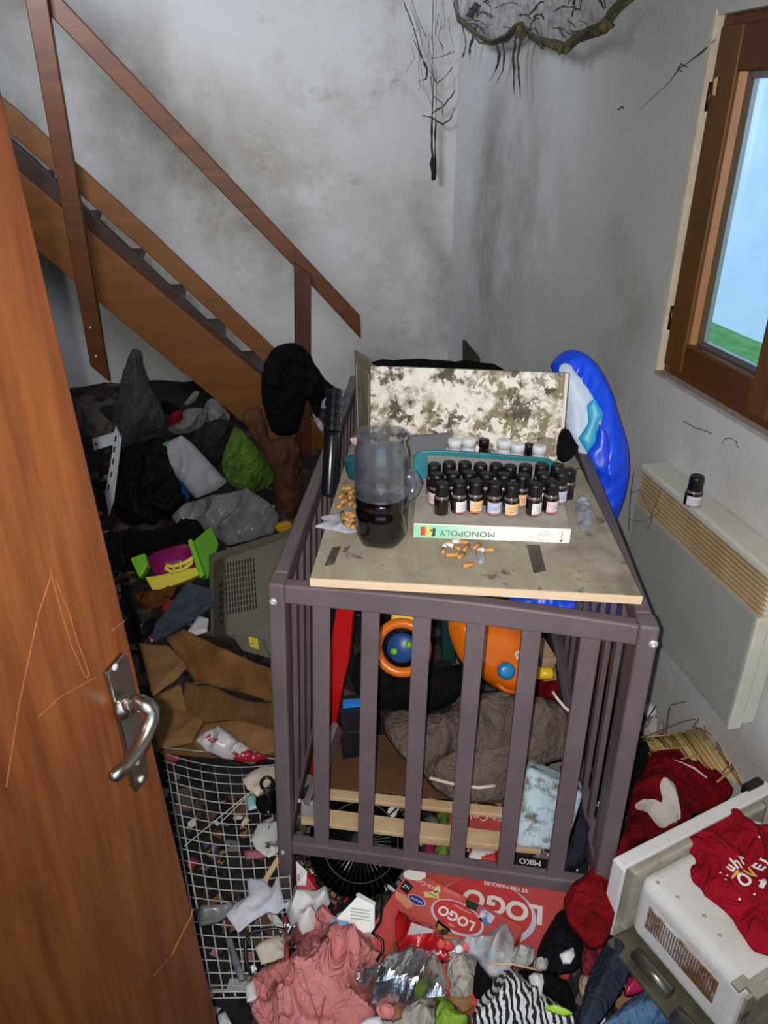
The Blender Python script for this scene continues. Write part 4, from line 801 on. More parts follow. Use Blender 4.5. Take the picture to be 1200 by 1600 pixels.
edgepx = [(722, -200), (714, -40), (712, 5), (716, 34), (736, 54), (752, 66), (770, 70), (790, 64), (806, 46), (815, 42), (828, 58), (842, 68), (862, 74), (882, 80), (902, 66), (922, 52), (944, 44), (956, 24), (972, 8), (990, -8), (1010, -40), (1040, -200)]
WX = 1.035
cloth('web_sheet', [onx(a, b, WX) for a, b in edgepx], (-1, 0, 0), WEBM, web, thick=0.04, edge=0.15, amp=0.015, freq=8, res=56, along=(1, 1))
OLIVE = mat('web_olive', (108, 96, 62), (70, 64, 50), rough=1.0, scale=40); DUST = mat('web_dust', (82, 78, 76), (52, 50, 50), rough=1.0, scale=40)
rnd = random.Random(3)
for rep in range(3):
    pts = [onx(a+rnd.uniform(-3, 3), b+rnd.uniform(-4, 2)-3*rep, WX-0.012*rep) for a, b in edgepx[2:-2]]
    MB().tube(pts, [rnd.uniform(0.003, 0.012)*(1.3 if 10 <= k <= 14 else 0.8) for k in range(len(pts))], 5).build('web_fringe', OLIVE if rep != 1 else DUST, web, smooth=True)
for (x, y, r) in ((812, 48, .014), (818, 54, .011), (944, 42, .014), (936, 48, .012), (952, 38, .010), (876, 77, .011), (886, 78, .010), (864, 74, .008), (846, 70, .009), (736, 20, .018), (742, 12, .014)):
    c = onx(x, y, WX-0.03); bm = MB(); pr = [(r*math.sin(math.pi*k/6), -r*math.cos(math.pi*k/6)) for k in range(7)]; bm.lathe(pr, c, 9)
    bm.v = [tuple(np.array(p)+0.8*r*np.array([noise.noise(Vector(p)*60), noise.noise(Vector(p)*60+Vector((5, 5, 5))), noise.noise(Vector(p)*60+Vector((9, 1, 4)))])) for p in bm.v]
    bm.build('dust_clump', OLIVE if x > 800 else DUST, web, smooth=True)
def strand(px, r, m=DUST, onwall='x', off=0.0, name='web_strand', parent=web):
    pts = [(onx(a, b, WX-off) if (onwall == 'x' and a > 712) else ony(a, b, YB-0.06-off)) for a, b in px]
    rr = r if hasattr(r, '__len__') else [r]*len(pts)
    P2 = []; R2 = []
    for i_ in range(len(pts)-1):
        for q_ in range(4):
            f_ = q_/4; p_ = pts[i_]*(1-f_)+pts[i_+1]*f_; w_ = min(0.012, 0.25*np.linalg.norm(pts[i_+1]-pts[i_]))
            P2.append(p_+w_*0.5*V(noise.noise(Vector(p_*21)), noise.noise(Vector(p_*21+5)), 0.5*noise.noise(Vector(p_*21+9)))); R2.append(max(0.0004, (rr[i_]*(1-f_)+rr[i_+1]*f_)*(0.85+0.9*noise.noise(Vector(p_*70)))))
    P2.append(pts[-1]); R2.append(rr[-1]*0.5); pts, rr = P2, R2
    MB().tube(pts, rr, 5).build(name, m, parent, smooth=True)
DARKW = mat('web_dark', (46, 42, 42), (28, 26, 26), rough=1.0, scale=40)
strand(((776, 64), (780, 84), (777, 100), (770, 120), (764, 128)), [.005, .006, .005, .002, .001]); strand(((785, 66), (788, 90), (786, 110), (776, 130)), [.004, .004, .003, .001])
strand(((806, 55), (802, 85), (803, 110), (804, 150)), [.005, .005, .004, .001]); strand(((815, 52), (810, 90), (811, 120), (813, 156)), [.006, .005, .004, .001]); strand(((750, 8), (745, 30), (738, 60), (734, 80), (734, 96)), [.006, .008, .006, .005, .001])
strand(((722, 40), (728, 70), (722, 90)), .004, OLIVE)
strand(((610, -150), (630, 0), (645, 40), (655, 80), (668, 108), (666, 124), (652, 127)), [.002, .003, .003, .004, .007, .004, .001], onwall='y')
strand(((676, -170), (676, 0), (676, 60), (676, 140), (675, 180), (675, 230), (676, 282)), [.0015, .0015, .0015, .002, .004, .009, .014], DARKW, 'y'); strand(((682, -170), (681, 20), (681, 100), (681, 180), (680, 240), (679, 281)), [.001, .001, .001, .003, .005, .010], DARKW, 'y')
strand(((672, 92), (692, 88), (710, 80)), .002, onwall='y'); strand(((674, 178), (690, 168), (705, 152), (710, 140)), [.003, .005, .004, .002], onwall='y'); strand(((660, 180), (675, 184), (690, 194), (704, 186), (710, 168)), [.002, .005, .004, .003, .002], onwall='y')
strand(((670, 110), (682, 130), (694, 122), (708, 104)), .0025, onwall='y'); strand(((672, 120), (676, 150), (690, 160), (692, 180)), .0025, onwall='y'); strand(((654, 128), (668, 146), (676, 172)), .001, onwall='y')
for k in range(16):
    x0 = rnd.uniform(632, 705); y0 = rnd.uniform(0, 120); strand([(x0, y0), (x0+rnd.uniform(-14, 14), y0+rnd.uniform(15, 40)), (min(710, x0+rnd.uniform(-10, 24)), y0+rnd.uniform(40, 80))], rnd.uniform(.0006, .0016), onwall='y')
for k in range(34):
    a = rnd.uniform(715, 960); b0 = rnd.uniform(-10, 62-abs(a-850)*0.16); L_ = rnd.uniform(14, 44); t0 = rnd.uniform(0, 6.3)
    strand([(max(714, a+L_*0.5*q*math.cos(t0)+rnd.uniform(-4, 4)), b0+L_*0.35*q*math.sin(t0)+6*q*q) for q in (-1, -.5, 0, .5, 1)], rnd.uniform(.001, .0035), DUST, off=0.055)
WM = mat('wall_web', (70, 68, 66), rough=1.0)
wm = thing('wall_webs', 'thin grey cobweb threads along the right wall beside the window', 'cobweb', (1.09, 1.9, 1.0))
for px, r in ((((1118, 62), (1096, 82), (1072, 100), (1062, 106), (1046, 128), (1020, 152), (1000, 172)), [.001, .003, .001, .002, .0008, .0008, .0005]), (((1074, 105), (1064, 100), (1058, 108), (1066, 112)), .0012), (((965, 172), (972, 166), (974, 170)), .002), (((1068, 658), (1085, 668), (1105, 674), (1112, 678)), .001), (((1128, 694), (1132, 686), (1142, 684), (1150, 690), (1153, 700)), .001)):
    pts = [onx(a, b, XW-0.002) for a, b in px]; MB().tube(pts, r if hasattr(r, '__len__') else [r]*len(pts), 4).build('thread', WM, wm)
for px in (((984, 770), (1000, 766), (1012, 790), (1020, 810)), ((978, 810), (1004, 816), (1030, 800), (1024, 780)), ((1010, 830), (1016, 822), (1018, 805), (1034, 760)), ((990, 735), (984, 780), (982, 830))):
    MB().tube([onx(a, b, HX-0.004) for a, b in px], 0.0008, 4).build('thread', WM, wm)

# ================================================================== LITTER BED
HEAPM = D.materials.new('rubbish'); HEAPM.use_nodes = True
def _heap():
    nt = HEAPM.node_tree; N = nt.nodes; L = nt.links; b = N['Principled BSDF']; b.inputs['Roughness'].default_value = 0.9
    tc = N.new('ShaderNodeTexCoord'); v = N.new('ShaderNodeTexVoronoi'); v.inputs['Scale'].default_value = 16; v.inputs['Randomness'].default_value = 1.0
    n = N.new('ShaderNodeTexNoise'); n.inputs['Scale'].default_value = 6; n.inputs['Detail'].default_value = 4
    ad = N.new('ShaderNodeMixRGB'); ad.inputs[0].default_value = 0.25; L.new(tc.outputs['Object'], n.inputs['Vector']); L.new(tc.outputs['Object'], ad.inputs[1]); L.new(n.outputs[1], ad.inputs[2]); L.new(ad.outputs[0], v.inputs['Vector'])
    sp = N.new('ShaderNodeSeparateColor'); L.new(v.outputs['Color'], sp.inputs[0])
    r = N.new('ShaderNodeValToRGB'); r.color_ramp.interpolation = 'CONSTANT'; e = r.color_ramp.elements
    e[0].position = 0; e[0].color = srgb((26, 24, 24)); e[1].position = 0.3; e[1].color = srgb((40, 34, 31))
    for p, c in ((0.5, (18, 18, 20)), (0.72, (60, 50, 42)), (0.82, (30, 32, 38)), (0.92, (86, 78, 70)), (0.96, (70, 28, 28)), (0.985, (130, 126, 122))):
        q = e.new(p); q.color = srgb(c)
    L.new(sp.outputs[0], r.inputs[0]); L.new(r.outputs[0], b.inputs['Base Color'])
_heap()
def lump(x, y): return ground(x, y)+0.03*fbm(Vector((x*7, y*7, 1.0)), 4)-0.012
hp = []; NXh, NYh = 110, 118
for j in range(NYh):
    for i in range(NXh):
        x = XL+0.02+(XW-0.05-XL)*i/(NXh-1); y = 0.25+(YB-0.05-0.25)*j/(NYh-1); hp.append((x, y, max(0.003, lump(x, y))))
me = D.meshes.new('rubbish_bed'); me.from_pydata(hp, [], [(j*NXh+i, j*NXh+i+1, (j+1)*NXh+i+1, (j+1)*NXh+i) for j in range(NYh-1) for i in range(NXh-1)])
heap = link('rubbish_bed', me, HEAPM, None, True); tag(heap, 'dark mixed rubbish covering the whole floor of the room', 'rubbish', None, 'stuff')
# small scraps nobody could count
sm = MB(); rs = random.Random(11)
SCM = [PAPER, PAPERW, CARD, mat('scrap_black', (24, 24, 26), rough=0.5), mat('scrap_red', (170, 40, 46), rough=0.6), mat('scrap_blue', (70, 100, 160), rough=0.6), mat('scrap_grey', (120, 118, 118), rough=0.7), mat('scrap_brown', (92, 64, 42), rough=0.8), mat('scrap_pink', (200, 130, 140), rough=0.7)]
for k in range(1500):
    zone = rs.random()
    if zone < 0.5: x, y = rs.uniform(-0.25, 0.75), rs.uniform(0.72, 1.5)
    elif zone < 0.85: x, y = rs.uniform(-1.0, 0.1), rs.uniform(1.4, 3.3)
    else: x, y = rs.uniform(0.2, 1.05), rs.uniform(1.2, 2.6)
    s_ = rs.uniform(0.006, 0.026); a = rs.uniform(0, 6.3); c = V(x, y, max(0.004, lump(x, y))+rs.uniform(0.002, 0.022)); u = V(math.cos(a), math.sin(a), rs.uniform(-.5, .5))*s_; v = V(-math.sin(a), math.cos(a), rs.uniform(-.5, .5))*s_*rs.uniform(.3, 1)
    pts = [c-u-v*rs.uniform(.4, 1), c+u*rs.uniform(.5, 1)-v, c+u+v*rs.uniform(.4, 1), c-u*rs.uniform(.4, 1)+v]
    mid = c+V(0, 0, rs.uniform(-.3, .5)*s_)
    sm.add(pts+[mid]+[p-V(0, 0, .001) for p in pts], [(0, 1, 4), (1, 2, 4), (2, 3, 4), (3, 0, 4), (8, 7, 6, 5), (0, 5, 6, 1), (1, 6, 7, 2), (2, 7, 8, 3), (3, 8, 5, 0)], rs.choices(range(9), (3, 2, 2, 5, 1, .7, 3, 3, .6) if y < 1.35 and x > 0.02 else (.5, .5, 1, 9, .4, .3, 2.5, 4, .3))[0])
tag(sm.build('litter_scraps', SCM), 'small scraps of paper, card and plastic strewn over the floor', 'litter', None, 'stuff')

# ================================================================== LEFT HEAP
VP = lambda px, py, z, back=0: onz(px, py, z)
G1 = fabric('grey_jacket', (74, 76, 72), (60, 62, 58), scale=10)
pc('grey_jacket', ((204, 548), (212, 544), (221, 550), (224, 575), (240, 614), (257, 645), (258, 664), (248, 678), (232, 676), (212, 690), (194, 697), (176, 684), (173, 652), (183, 618), (195, 572)), V(-0.6, 2.95, 0.5), (0.1, -1, 0.3), G1, 'grey jacket draped upright to a point below the stairs', 'jacket', thick=0.10, edge=0.10, amp=0.03, freq=7, along=(1.6, .3), ang=0.1)
pc('taupe_shirt', ((120, 624), (140, 630), (160, 646), (176, 662), (182, 682), (176, 700), (150, 706), (132, 690), (118, 660)), V(-0.8, 2.9, 0.45), (0.1, -1, 0.4), fabric('taupe_cloth', (110, 100, 96)), 'taupe shirt bunched behind the white perforated shelf bracket', 'shirt', thick=0.06, amp=0.02)
br = thing('shelf_bracket', 'white perforated metal shelf bracket upright beside the door edge', 'bracket', ony(168, 800, 2.62))
BRM = mat('bracket_white', (214, 222, 230), (196, 204, 212), rough=0.4, scale=6)
MB().prism([ony(a, b, 2.62) for a, b in ((180, 668), (190, 686), (178, 784), (170, 808), (164, 772), (176, 700), (174, 688))], (0, 0.02, 0)).build('upright', BRM, br, bevel=0.002)
MB().prism([ony(a, b, 2.615) for a, b in ((144, 686), (178, 676), (178, 694), (147, 704))], (0, 0.004, 0)).build('arm', BRM, br)
for (x, y) in ((180, 686), (178, 703), (176, 722), (173, 742), (169, 762)): MB().prism([ony(x+a, y+b, 2.6195) for a, b in ((-1.5, 4), (0, -5), (2.4, -5), (1, 4))], (0, 0.001, 0)).build('slot', mat('slot_dark', (20, 20, 24), rough=0.8), br)
MB().lathe([(0.004, 0), (0.004, 0.001)], ony(150, 694, 2.6145), 10, V(0, -1, 0)).build('slot', _M['slot_dark'], br)
BB = fabric('black_bag_cloth', (18, 18, 19), (10, 10, 11), rough=0.6)
pc('black_holdall', ((176, 706), (215, 692), (250, 682), (266, 700), (272, 735), (300, 770), (296, 806), (250, 836), (200, 828), (172, 790)), V(-0.45, 2.75, 0.3), (0.1, -0.8, 0.6), BB, 'large black bag slumped below the grey jacket', 'bag', thick=0.12, edge=0.10, amp=0.03)
pc('black_coat', ((190, 826), (250, 830), (300, 808), (330, 830), (320, 862), (290, 866), (230, 874), (205, 900), (192, 870)), V(-0.4, 2.45, 0.25), (0.1, -0.6, 0.8), fabric('black_coat', (20, 19, 22), (12, 12, 14)), 'black coat between the black bag and the purple toy', 'coat', thick=0.08, amp=0.03)
pc('black_sleeve', ((250, 624), (268, 628), (284, 640), (280, 652), (262, 650), (252, 640)), V(-0.5, 3.2, 0.45), (0, -1, 0.4), BLACKCLOTH, 'black sleeve behind the red rag under the stairs', 'sleeve', thick=0.04)
pc('red_cloth', ((258, 656), (272, 642), (286, 640), (284, 662), (270, 668)), V(-0.45, 3.1, 0.42), (0, -1, 0.5), fabric('dull_red', (130, 20, 24)), 'small dark red cloth beside the grey jacket', 'cloth', thick=0.04, res=24)
pc('white_shirt', ((286, 640), (310, 636), (322, 640), (322, 662), (300, 676), (280, 680), (258, 672), (268, 664), (284, 660)), V(-0.4, 3.08, 0.42), (0, -1, 0.6), fabric('white_cotton', (130, 130, 134)), 'white shirt crumpled under the stairs beside the red cloth', 'shirt', thick=0.05, amp=0.02)
pc('patterned_pillow', ((320, 628), (334, 620), (350, 636), (362, 652), (350, 664), (326, 668), (318, 650)), V(-0.3, 3.15, 0.42), (0, -1, 0.5), fabric('pillow_print', (124, 122, 124), (104, 96, 94), scale=16, dirt=(120, 60, 50), dscale=14, dlo=0.62, dhi=0.66), 'pale patterned pillow tucked under the stair stringer', 'pillow', thick=0.06, amp=0.01)
pc('beige_slipper', ((286, 632), (294, 622), (304, 610), (312, 612), (308, 624), (296, 634)), V(-0.42, 3.3, 0.5), (0, -1, 0.4), fabric('beige_felt', (130, 120, 104)), 'small beige slipper against the wall below the stairs', 'slipper', thick=0.03, res=22, amp=0.006)
pc('dark_green_bag', ((302, 676), (330, 656), (356, 654), (366, 670), (352, 692), (346, 720), (334, 728), (316, 706), (300, 692)), V(-0.25, 2.95, 0.4), (0, -0.8, 0.6), fabric('dark_olive', (44, 48, 44)), 'dark green black bag behind the white pharmacy bag', 'bag', thick=0.06, amp=0.02)
wbg = pc('white_paper_bag', ((246, 700), (266, 688), (284, 680), (302, 694), (322, 716), (344, 740), (356, 752), (338, 766), (306, 778), (288, 760), (268, 736)), V(-0.28, 2.78, 0.35), (-0.1, -0.7, 0.7), mat('white_bag', (164, 166, 174), (150, 152, 160), rough=0.6, scale=4), 'crumpled white paper bag with a small green mark on the left heap', 'bag', thick=0.03, amp=0.012, freq=8, along=(1, .5), ang=1.0, smooth=0, jag=0, edge=0.03)
WBN = nz(V(-0.1, -0.7, 0.7))
gm = MB().prism([onp(a, b, V(-0.28, 2.78, 0.35), WBN)+WBN*0.04 for a, b in ((253, 702), (265, 695), (267, 699), (255, 706))], WBN*0.001).build('green_mark', mat('green_ink', (40, 130, 70), rough=0.6), wbg)
pc('blue_cloth', ((276, 756), (286, 750), (298, 774), (294, 786), (280, 782)), V(-0.3, 2.72, 0.28), (0, -0.8, 0.6), fabric('teal_blue', (30, 76, 120)), 'small blue cloth under the white paper bag', 'cloth', thick=0.02, res=20)
pc('green_cloth', ((366, 664), (380, 674), (404, 700), (424, 730), (430, 748), (416, 764), (394, 772), (368, 766), (350, 744), (346, 716), (356, 690)), V(-0.1, 2.7, 0.35), (0.1, -0.75, 0.6), fabric('olive_green', (92, 124, 48), (62, 88, 32), scale=8), 'olive green cloth hanging in folds over the left heap', 'cloth', thick=0.07, amp=0.035, freq=14, along=(1.4, .3), ang=-0.3)
pc('clear_bag', ((268, 806), (288, 786), (326, 776), (352, 772), (386, 764), (420, 784), (437, 806), (428, 832), (394, 842), (356, 852), (336, 838), (300, 818), (276, 818)), V(-0.12, 2.5, 0.3), (0, -0.6, 0.8), pane_mat('cloudy_film', (0.9, 0.9, 0.92, 1), 0.15, 0.18, (138, 140, 142), 0.62), 'cloudy clear plastic bag on the grey monitor edge', 'bag', thick=0.04, amp=0.03, freq=9, smooth=0, edge=0.04)
BRN = fabric('brown_trousers', (98, 66, 48), (76, 48, 34), scale=8)
pc('brown_trousers', ((372, 650), (404, 632), (414, 650), (420, 690), (440, 684), (468, 684), (472, 740), (468, 800), (440, 838), (430, 800), (428, 760), (412, 720), (404, 696)), V(0.12, 2.85, 0.4), (0.05, -1, 0.25), BRN, 'brown trousers hanging below the black jumper at the stair post', 'trousers', thick=0.05, edge=0.05, amp=0.035, freq=12, along=(1.8, .2), ang=0.0)
pc('black_jumper', ((408, 600), (414, 562), (430, 542), (458, 535), (468, 540), (482, 548), (496, 576), (512, 598), (534, 612), (528, 622), (505, 616), (496, 660), (488, 640), (478, 618), (474, 650), (462, 682), (428, 682), (412, 642)), V(0.2, 3.12, 0.6), (0.05, -1, 0.12), BLACKCLOTH, 'black jumper hung over the lower stair post', 'jumper', thick=0.06, edge=0.06, amp=0.02)
pc('white_sleeve', ((486, 634), (492, 630), (494, 648), (508, 666), (508, 678), (500, 674), (490, 654)), V(0.3, 3.1, 0.4), (0, -1, 0.2), fabric('white_cotton2', (190, 190, 192)), 'thin white sleeve hanging beside the black jumper', 'sleeve', thick=0.02, res=24, amp=0.004)
pc('white_pack', ((410, 684), (420, 690), (432, 706), (436, 730), (430, 742), (424, 728), (416, 704)), V(0.1, 2.82, 0.4), (0, -1, 0.4), mat('glossy_white', (214, 214, 214), rough=0.3), 'glossy white packet between green cloth and brown trousers', 'packet', thick=0.03, res=22, amp=0.004)
pc('yellow_bag', ((428, 820), (445, 812), (458, 818), (452, 830), (434, 832)), V(0.1, 2.45, 0.3), (0, -0.7, 0.7), mat('mustard_film', (196, 150, 30), rough=0.3), 'small mustard yellow bag behind the monitor by the cot rail', 'bag', thick=0.03, res=22)
# toy with purple dome
tv = thing('toy_playset', 'purple, green and yellow plastic toy lying on the left heap', 'toy', ong(270, 920, 0.05))
TY = V(-0.3, 2.36, 0.27); TYN = nz(V(-0.05, -0.75, 0.65))
def tyq(px, off): return [onp(a, b, TY, TYN)+TYN*off for a, b in px]
MAG = mat('magenta_plastic', (150, 22, 104), (136, 16, 92), rough=0.3); LIM = mat('lime_green', (122, 196, 36), rough=0.35); YEL = mat('lemon_yellow', (232, 220, 70), rough=0.35)
cloth('dome', tyq(((230, 868), (262, 856), (296, 848), (306, 868), (313, 890), (296, 900), (264, 906), (246, 902), (236, 890)), 0.01), TYN, MAG, tv, thick=0.05, edge=0.06, amp=0.0, res=30)
MB().prism(tyq(((208, 876), (231, 868), (236, 886), (228, 900), (222, 906)), 0.0), TYN*0.05).build('side_panel', LIM, tv, bevel=0.004)
MB().prism(tyq(((298, 850), (330, 822), (342, 850), (326, 904), (314, 906)), -0.02), TYN*0.03).build('side_panel', mat('dark_lime', (92, 160, 24), rough=0.35), tv, bevel=0.004)
MB().prism(tyq(((297, 850), (303, 846), (324, 902), (316, 908)), 0.0), TYN*0.06).build('ridge', LIM, tv, bevel=0.004)
MB().prism(tyq(((230, 904), (248, 902), (312, 888), (316, 900), (298, 908), (262, 922), (242, 926)), 0.0), TYN*0.04).build('base', YEL, tv, bevel=0.005)
MB().tube([onp(a, b, TY, TYN)+TYN*0.066 for a, b in ((266, 888), (276, 890), (294, 884), (306, 876), (304, 884), (292, 894), (274, 899), (264, 893))], 0.007, 8, closed=True).build('grille', YEL, tv, smooth=True)
for (x, y) in ((276, 893), (286, 891), (296, 887)): MB().tube([onp(x, y-4, TY, TYN)+TYN*0.066, onp(x+2, y+5, TY, TYN)+TYN*0.066], 0.004, 6).build('bar', YEL, tv)
tag(MB().prism([onp(a, b, V(-0.25, 2.12, 0.2), (-0.1, -0.5, 0.85)) for a, b in ((228, 992), (262, 950), (292, 908), (330, 920), (332, 946), (304, 966), (268, 988), (242, 1000))], (0, 0.004, -0.012)).build('blue_grey_mat', fabric('blue_grey', (74, 82, 94), (62, 70, 82)), bevel=0.003), 'blue grey mat lying between the toy and the cardboard box', 'mat')
pc('orange_rag', ((206, 925), (236, 922), (280, 910), (268, 935), (250, 950), (225, 950)), V(-0.35, 2.2, 0.17), (-0.1, -0.4, 0.9), fabric('rust_cloth', (110, 66, 30)), 'rust brown rag under the purple toy', 'rag', thick=0.03)
zc('white_card', ((290, 990), (310, 962), (326, 966), (324, 986), (302, 992)), 0.22, PAPER, 'white card scrap beside the monitor vents', 'card', thick=0.004, amp=0.004, res=18, edge=0.02, smooth=0)
pc('black_shoe', ((202, 950), (222, 948), (242, 962), (240, 985), (222, 1000), (206, 985)), V(-0.4, 2.0, 0.15), (-0.1, -0.4, 0.9), BLACK, 'black shoe beside the door edge and blue grey mat', 'shoe', thick=0.05, amp=0.008, res=26)
# monitor
mo = thing('crt_monitor', 'old grey beige tube monitor with vented back lying behind the cardboard box', 'monitor', ong(390, 1010, 0))
MP = V(-0.03, 2.05, 0.27); MNn = nz(V(-0.12, -0.70, 0.70)); MOG = mat('monitor_grey', (106, 103, 90), (96, 93, 80), rough=0.6, scale=5)
def mq_(px, off=0.0): return [onp(a, b, MP, MNn)+MNn*off for a, b in px]
face = ((350, 872), (452, 838), (436, 1020), (420, 1022), (352, 990))
MB().hexa(mq_(((350, 870), (455, 836), (428, 1026), (352, 992))), mq_(((322, 868), (480, 820), (450, 1040), (322, 990)), -0.10)).build('rear_shell', MOG, mo, bevel=0.008, seg=3)
MB().hexa(mq_(((316, 854), (488, 800), (455, 1045), (318, 994)), -0.10), mq_(((316, 854), (488, 800), (455, 1045), (318, 994)), -0.24)).build('front_bezel', mat('monitor_dark', (84, 80, 70), rough=0.6), mo, bevel=0.006)
vs_ = MB(); o_, e1, e2 = (onp(349, 880, MP, MNn), onp(398, 870, MP, MNn), onp(353, 962, MP, MNn))
for i in range(11):
    for j in range(9):
        c = o_+(e1-o_)*((i+0.5)/11)+(e2-o_)*((j+0.5)/9)+MNn*0.0006; vs_.box(c, (e1-o_)*0.022, (e2-o_)*0.044, MNn*0.0006)
s0, s1 = mq_(((350, 886), (352, 985))); t0, t1 = mq_(((328, 886), (328, 982)), -0.085)
sn = nz(np.cross(s1-s0, t0-s0)); sn = sn if np.dot(sn, EYE-s0) > 0 else -sn
for i in range(4):
    for j in range(6):
        a = t0+(s0-t0)*((i+0.6)/4.6); b = t1+(s1-t1)*((i+0.6)/4.6); c = a+(b-a)*((j+2.2)/8.4); vs_.box(c+sn*0.0006, (s0-t0)*0.06, (b-a)*0.042, sn*0.0006)
vs_.build('vent_slots', mat('vent_dark', (34, 32, 28), rough=0.9), mo)
MB().prism(mq_(((362, 992), (412, 1000), (424, 1030), (380, 1018)), 0.002), MNn*0.012).build('socket_plate', mat('monitor_socket', (92, 88, 76), rough=0.6), mo, bevel=0.003)
MB().prism(mq_(((389, 996), (404, 999), (406, 1016), (392, 1011)), 0.0145), MNn*0.0008).build('warning_label', mat('yellow_label', (216, 196, 40), (150, 130, 20), rough=0.6, scale=160, lo=0.55, hi=0.6), mo)
# cardboard box
cb = thing('cardboard_box', 'torn brown cardboard box with open flaps beside the cot post', 'box', ong(330, 1120, 0))
def slab(name, pts, m, parent, t=0.004, amp=0.0):
    pts = [np.array(p, float) for p in pts]; n = nz(np.cross(pts[1]-pts[0], pts[2]-pts[0])); n = n if n[2] > 0 else -n
    return cloth(name, pts, n, m, parent, thick=0.002, edge=0.03, amp=amp, freq=9, res=34, smooth=0, back=t) if amp else MB().prism(pts, -n*t).build(name, m, parent)
def zs(*t): return [onz(a, b, z) for a, b, z in t]
slab('base_panel', zs((212, 1006, .1), (300, 1010, .1), (430, 1060, .08), (432, 1180, .07), (330, 1182, .07), (240, 1174, .08)), CARDD, cb, amp=0.004)
slab('rear_flap', zs((258, 996, .24), (286, 982, .27), (345, 1012, .27), (428, 1046, .26), (428, 1098, .15), (360, 1078, .15), (304, 1066, .15), (290, 1040, .18)), mat('card_dark', (128, 88, 44), (112, 76, 36), rough=0.9, scale=6, stretch=(1, 5, 1)), cb, amp=0.004)
slab('side_flap', zs((216, 1004, .2), (262, 1008, .2), (286, 1028, .19), (292, 1042, .18), (272, 1064, .16), (238, 1088, .14), (228, 1050, .16)), CARD, cb, amp=0.006)
slab('bottom_panel', zs((290, 1064, .135), (330, 1070, .13), (428, 1098, .12), (428, 1150, .10), (380, 1126, .10), (318, 1128, .10), (284, 1108, .11)), CARDD, cb, amp=0.004)
slab('front_flap', zs((232, 1092, .13), (282, 1068, .15), (292, 1108, .12), (318, 1126, .11), (300, 1160, .10), (246, 1170, .10)), CARD, cb, amp=0.006)
slab('front_flap', zs((300, 1160, .105), (322, 1130, .125), (378, 1124, .13), (430, 1140, .12), (430, 1176, .10), (370, 1186, .09), (320, 1178, .09)), CARD, cb, amp=0.005)
rb = pc('printed_plastic_bag', ((306, 1156), (318, 1144), (342, 1134), (360, 1146), (380, 1162), (404, 1176), (420, 1184), (392, 1192), (350, 1184), (322, 1172)), onz(350, 1165, 0.14), (0, -0.3, 0.95), mat('white_red_film', (214, 208, 212), (206, 198, 204), rough=0.3, scale=5, dirt=(160, 24, 40), dscale=9, dlo=0.56, dhi=0.58), 'white and red printed plastic bag on the cardboard flap', 'bag', thick=0.018, amp=0.014, freq=14, smooth=0, edge=0.02)
textmesh('lettering', 'how', 0.026, onz(335, 1158, 0.15), onz(350, 1166, 0.15)-onz(320, 1150, 0.15), V(0.2, 0.9, 0.3), mat('red_print', (190, 30, 50), rough=0.5), rb, conform=rb, lift=0.002, sub=2, bold=0.0006)

# ================================================================== WIRE RACK
rk = thing('wire_rack', 'white wire rack panel lying tilted on the litter beside the door', 'rack', onz(340, 1370, 0.04))
WIRE = mat('white_wire', (206, 206, 206), (190, 188, 184), rough=0.4, scale=9)
def rz(fy): return 0.085+0.02*math.sin(fy*3)
Lp = lambda f: onz(252+(318-252)*f, 1176+(1560-1176)*f, rz(f)); Rp = lambda f: onz(436+(470-436)*f, 1194+(1556-1194)*f, rz(f))
for k in range(22):
    f = (k/21)**1.12; sag = 0.02*(1-f)
    pts = [Lp(f)+(Rp(f)-Lp(f))*g+V(0, -sag*math.sin(math.pi*g), -0.5*sag*math.sin(math.pi*g)) for g in np.linspace(0, 1, 9)]
    MB().tube(pts, 0.0015, 5).build('cross_wire', WIRE, rk, smooth=True)
for k in range(10):
    g = (0.03, 0.09, 0.21, 0.33, 0.45, 0.57, 0.68, 0.79, 0.9, 1.0)[k]
    pts = []
    for f in np.linspace(0, 1, 13): sag = 0.02*(1-f); pts.append(Lp(f)+(Rp(f)-Lp(f))*g+V(0, -sag*math.sin(math.pi*g), -0.5*sag*math.sin(math.pi*g)-0.002))
    MB().tube(pts, 0.0016 if k > 1 else 0.0022, 5).build('long_wire', WIRE, rk, smooth=True)
for a, b in (((255, 1168, .10), (436, 1186, .10)), ((262, 1550, .11), (470, 1548, .11)), ((322, 1548, .10), (472, 1540, .105))): MB().tube([onz(*a), onz(*b)], 0.0022, 6).build('border_wire', WIRE, rk, smooth=True)
for a, b in (((288, 1322, .11), (388, 1240, .12)), ((340, 1290, .11), (402, 1228, .12))): MB().tube([onz(*a), onz(*b)], 0.0014, 5).build('stay_wire', WIRE, rk)

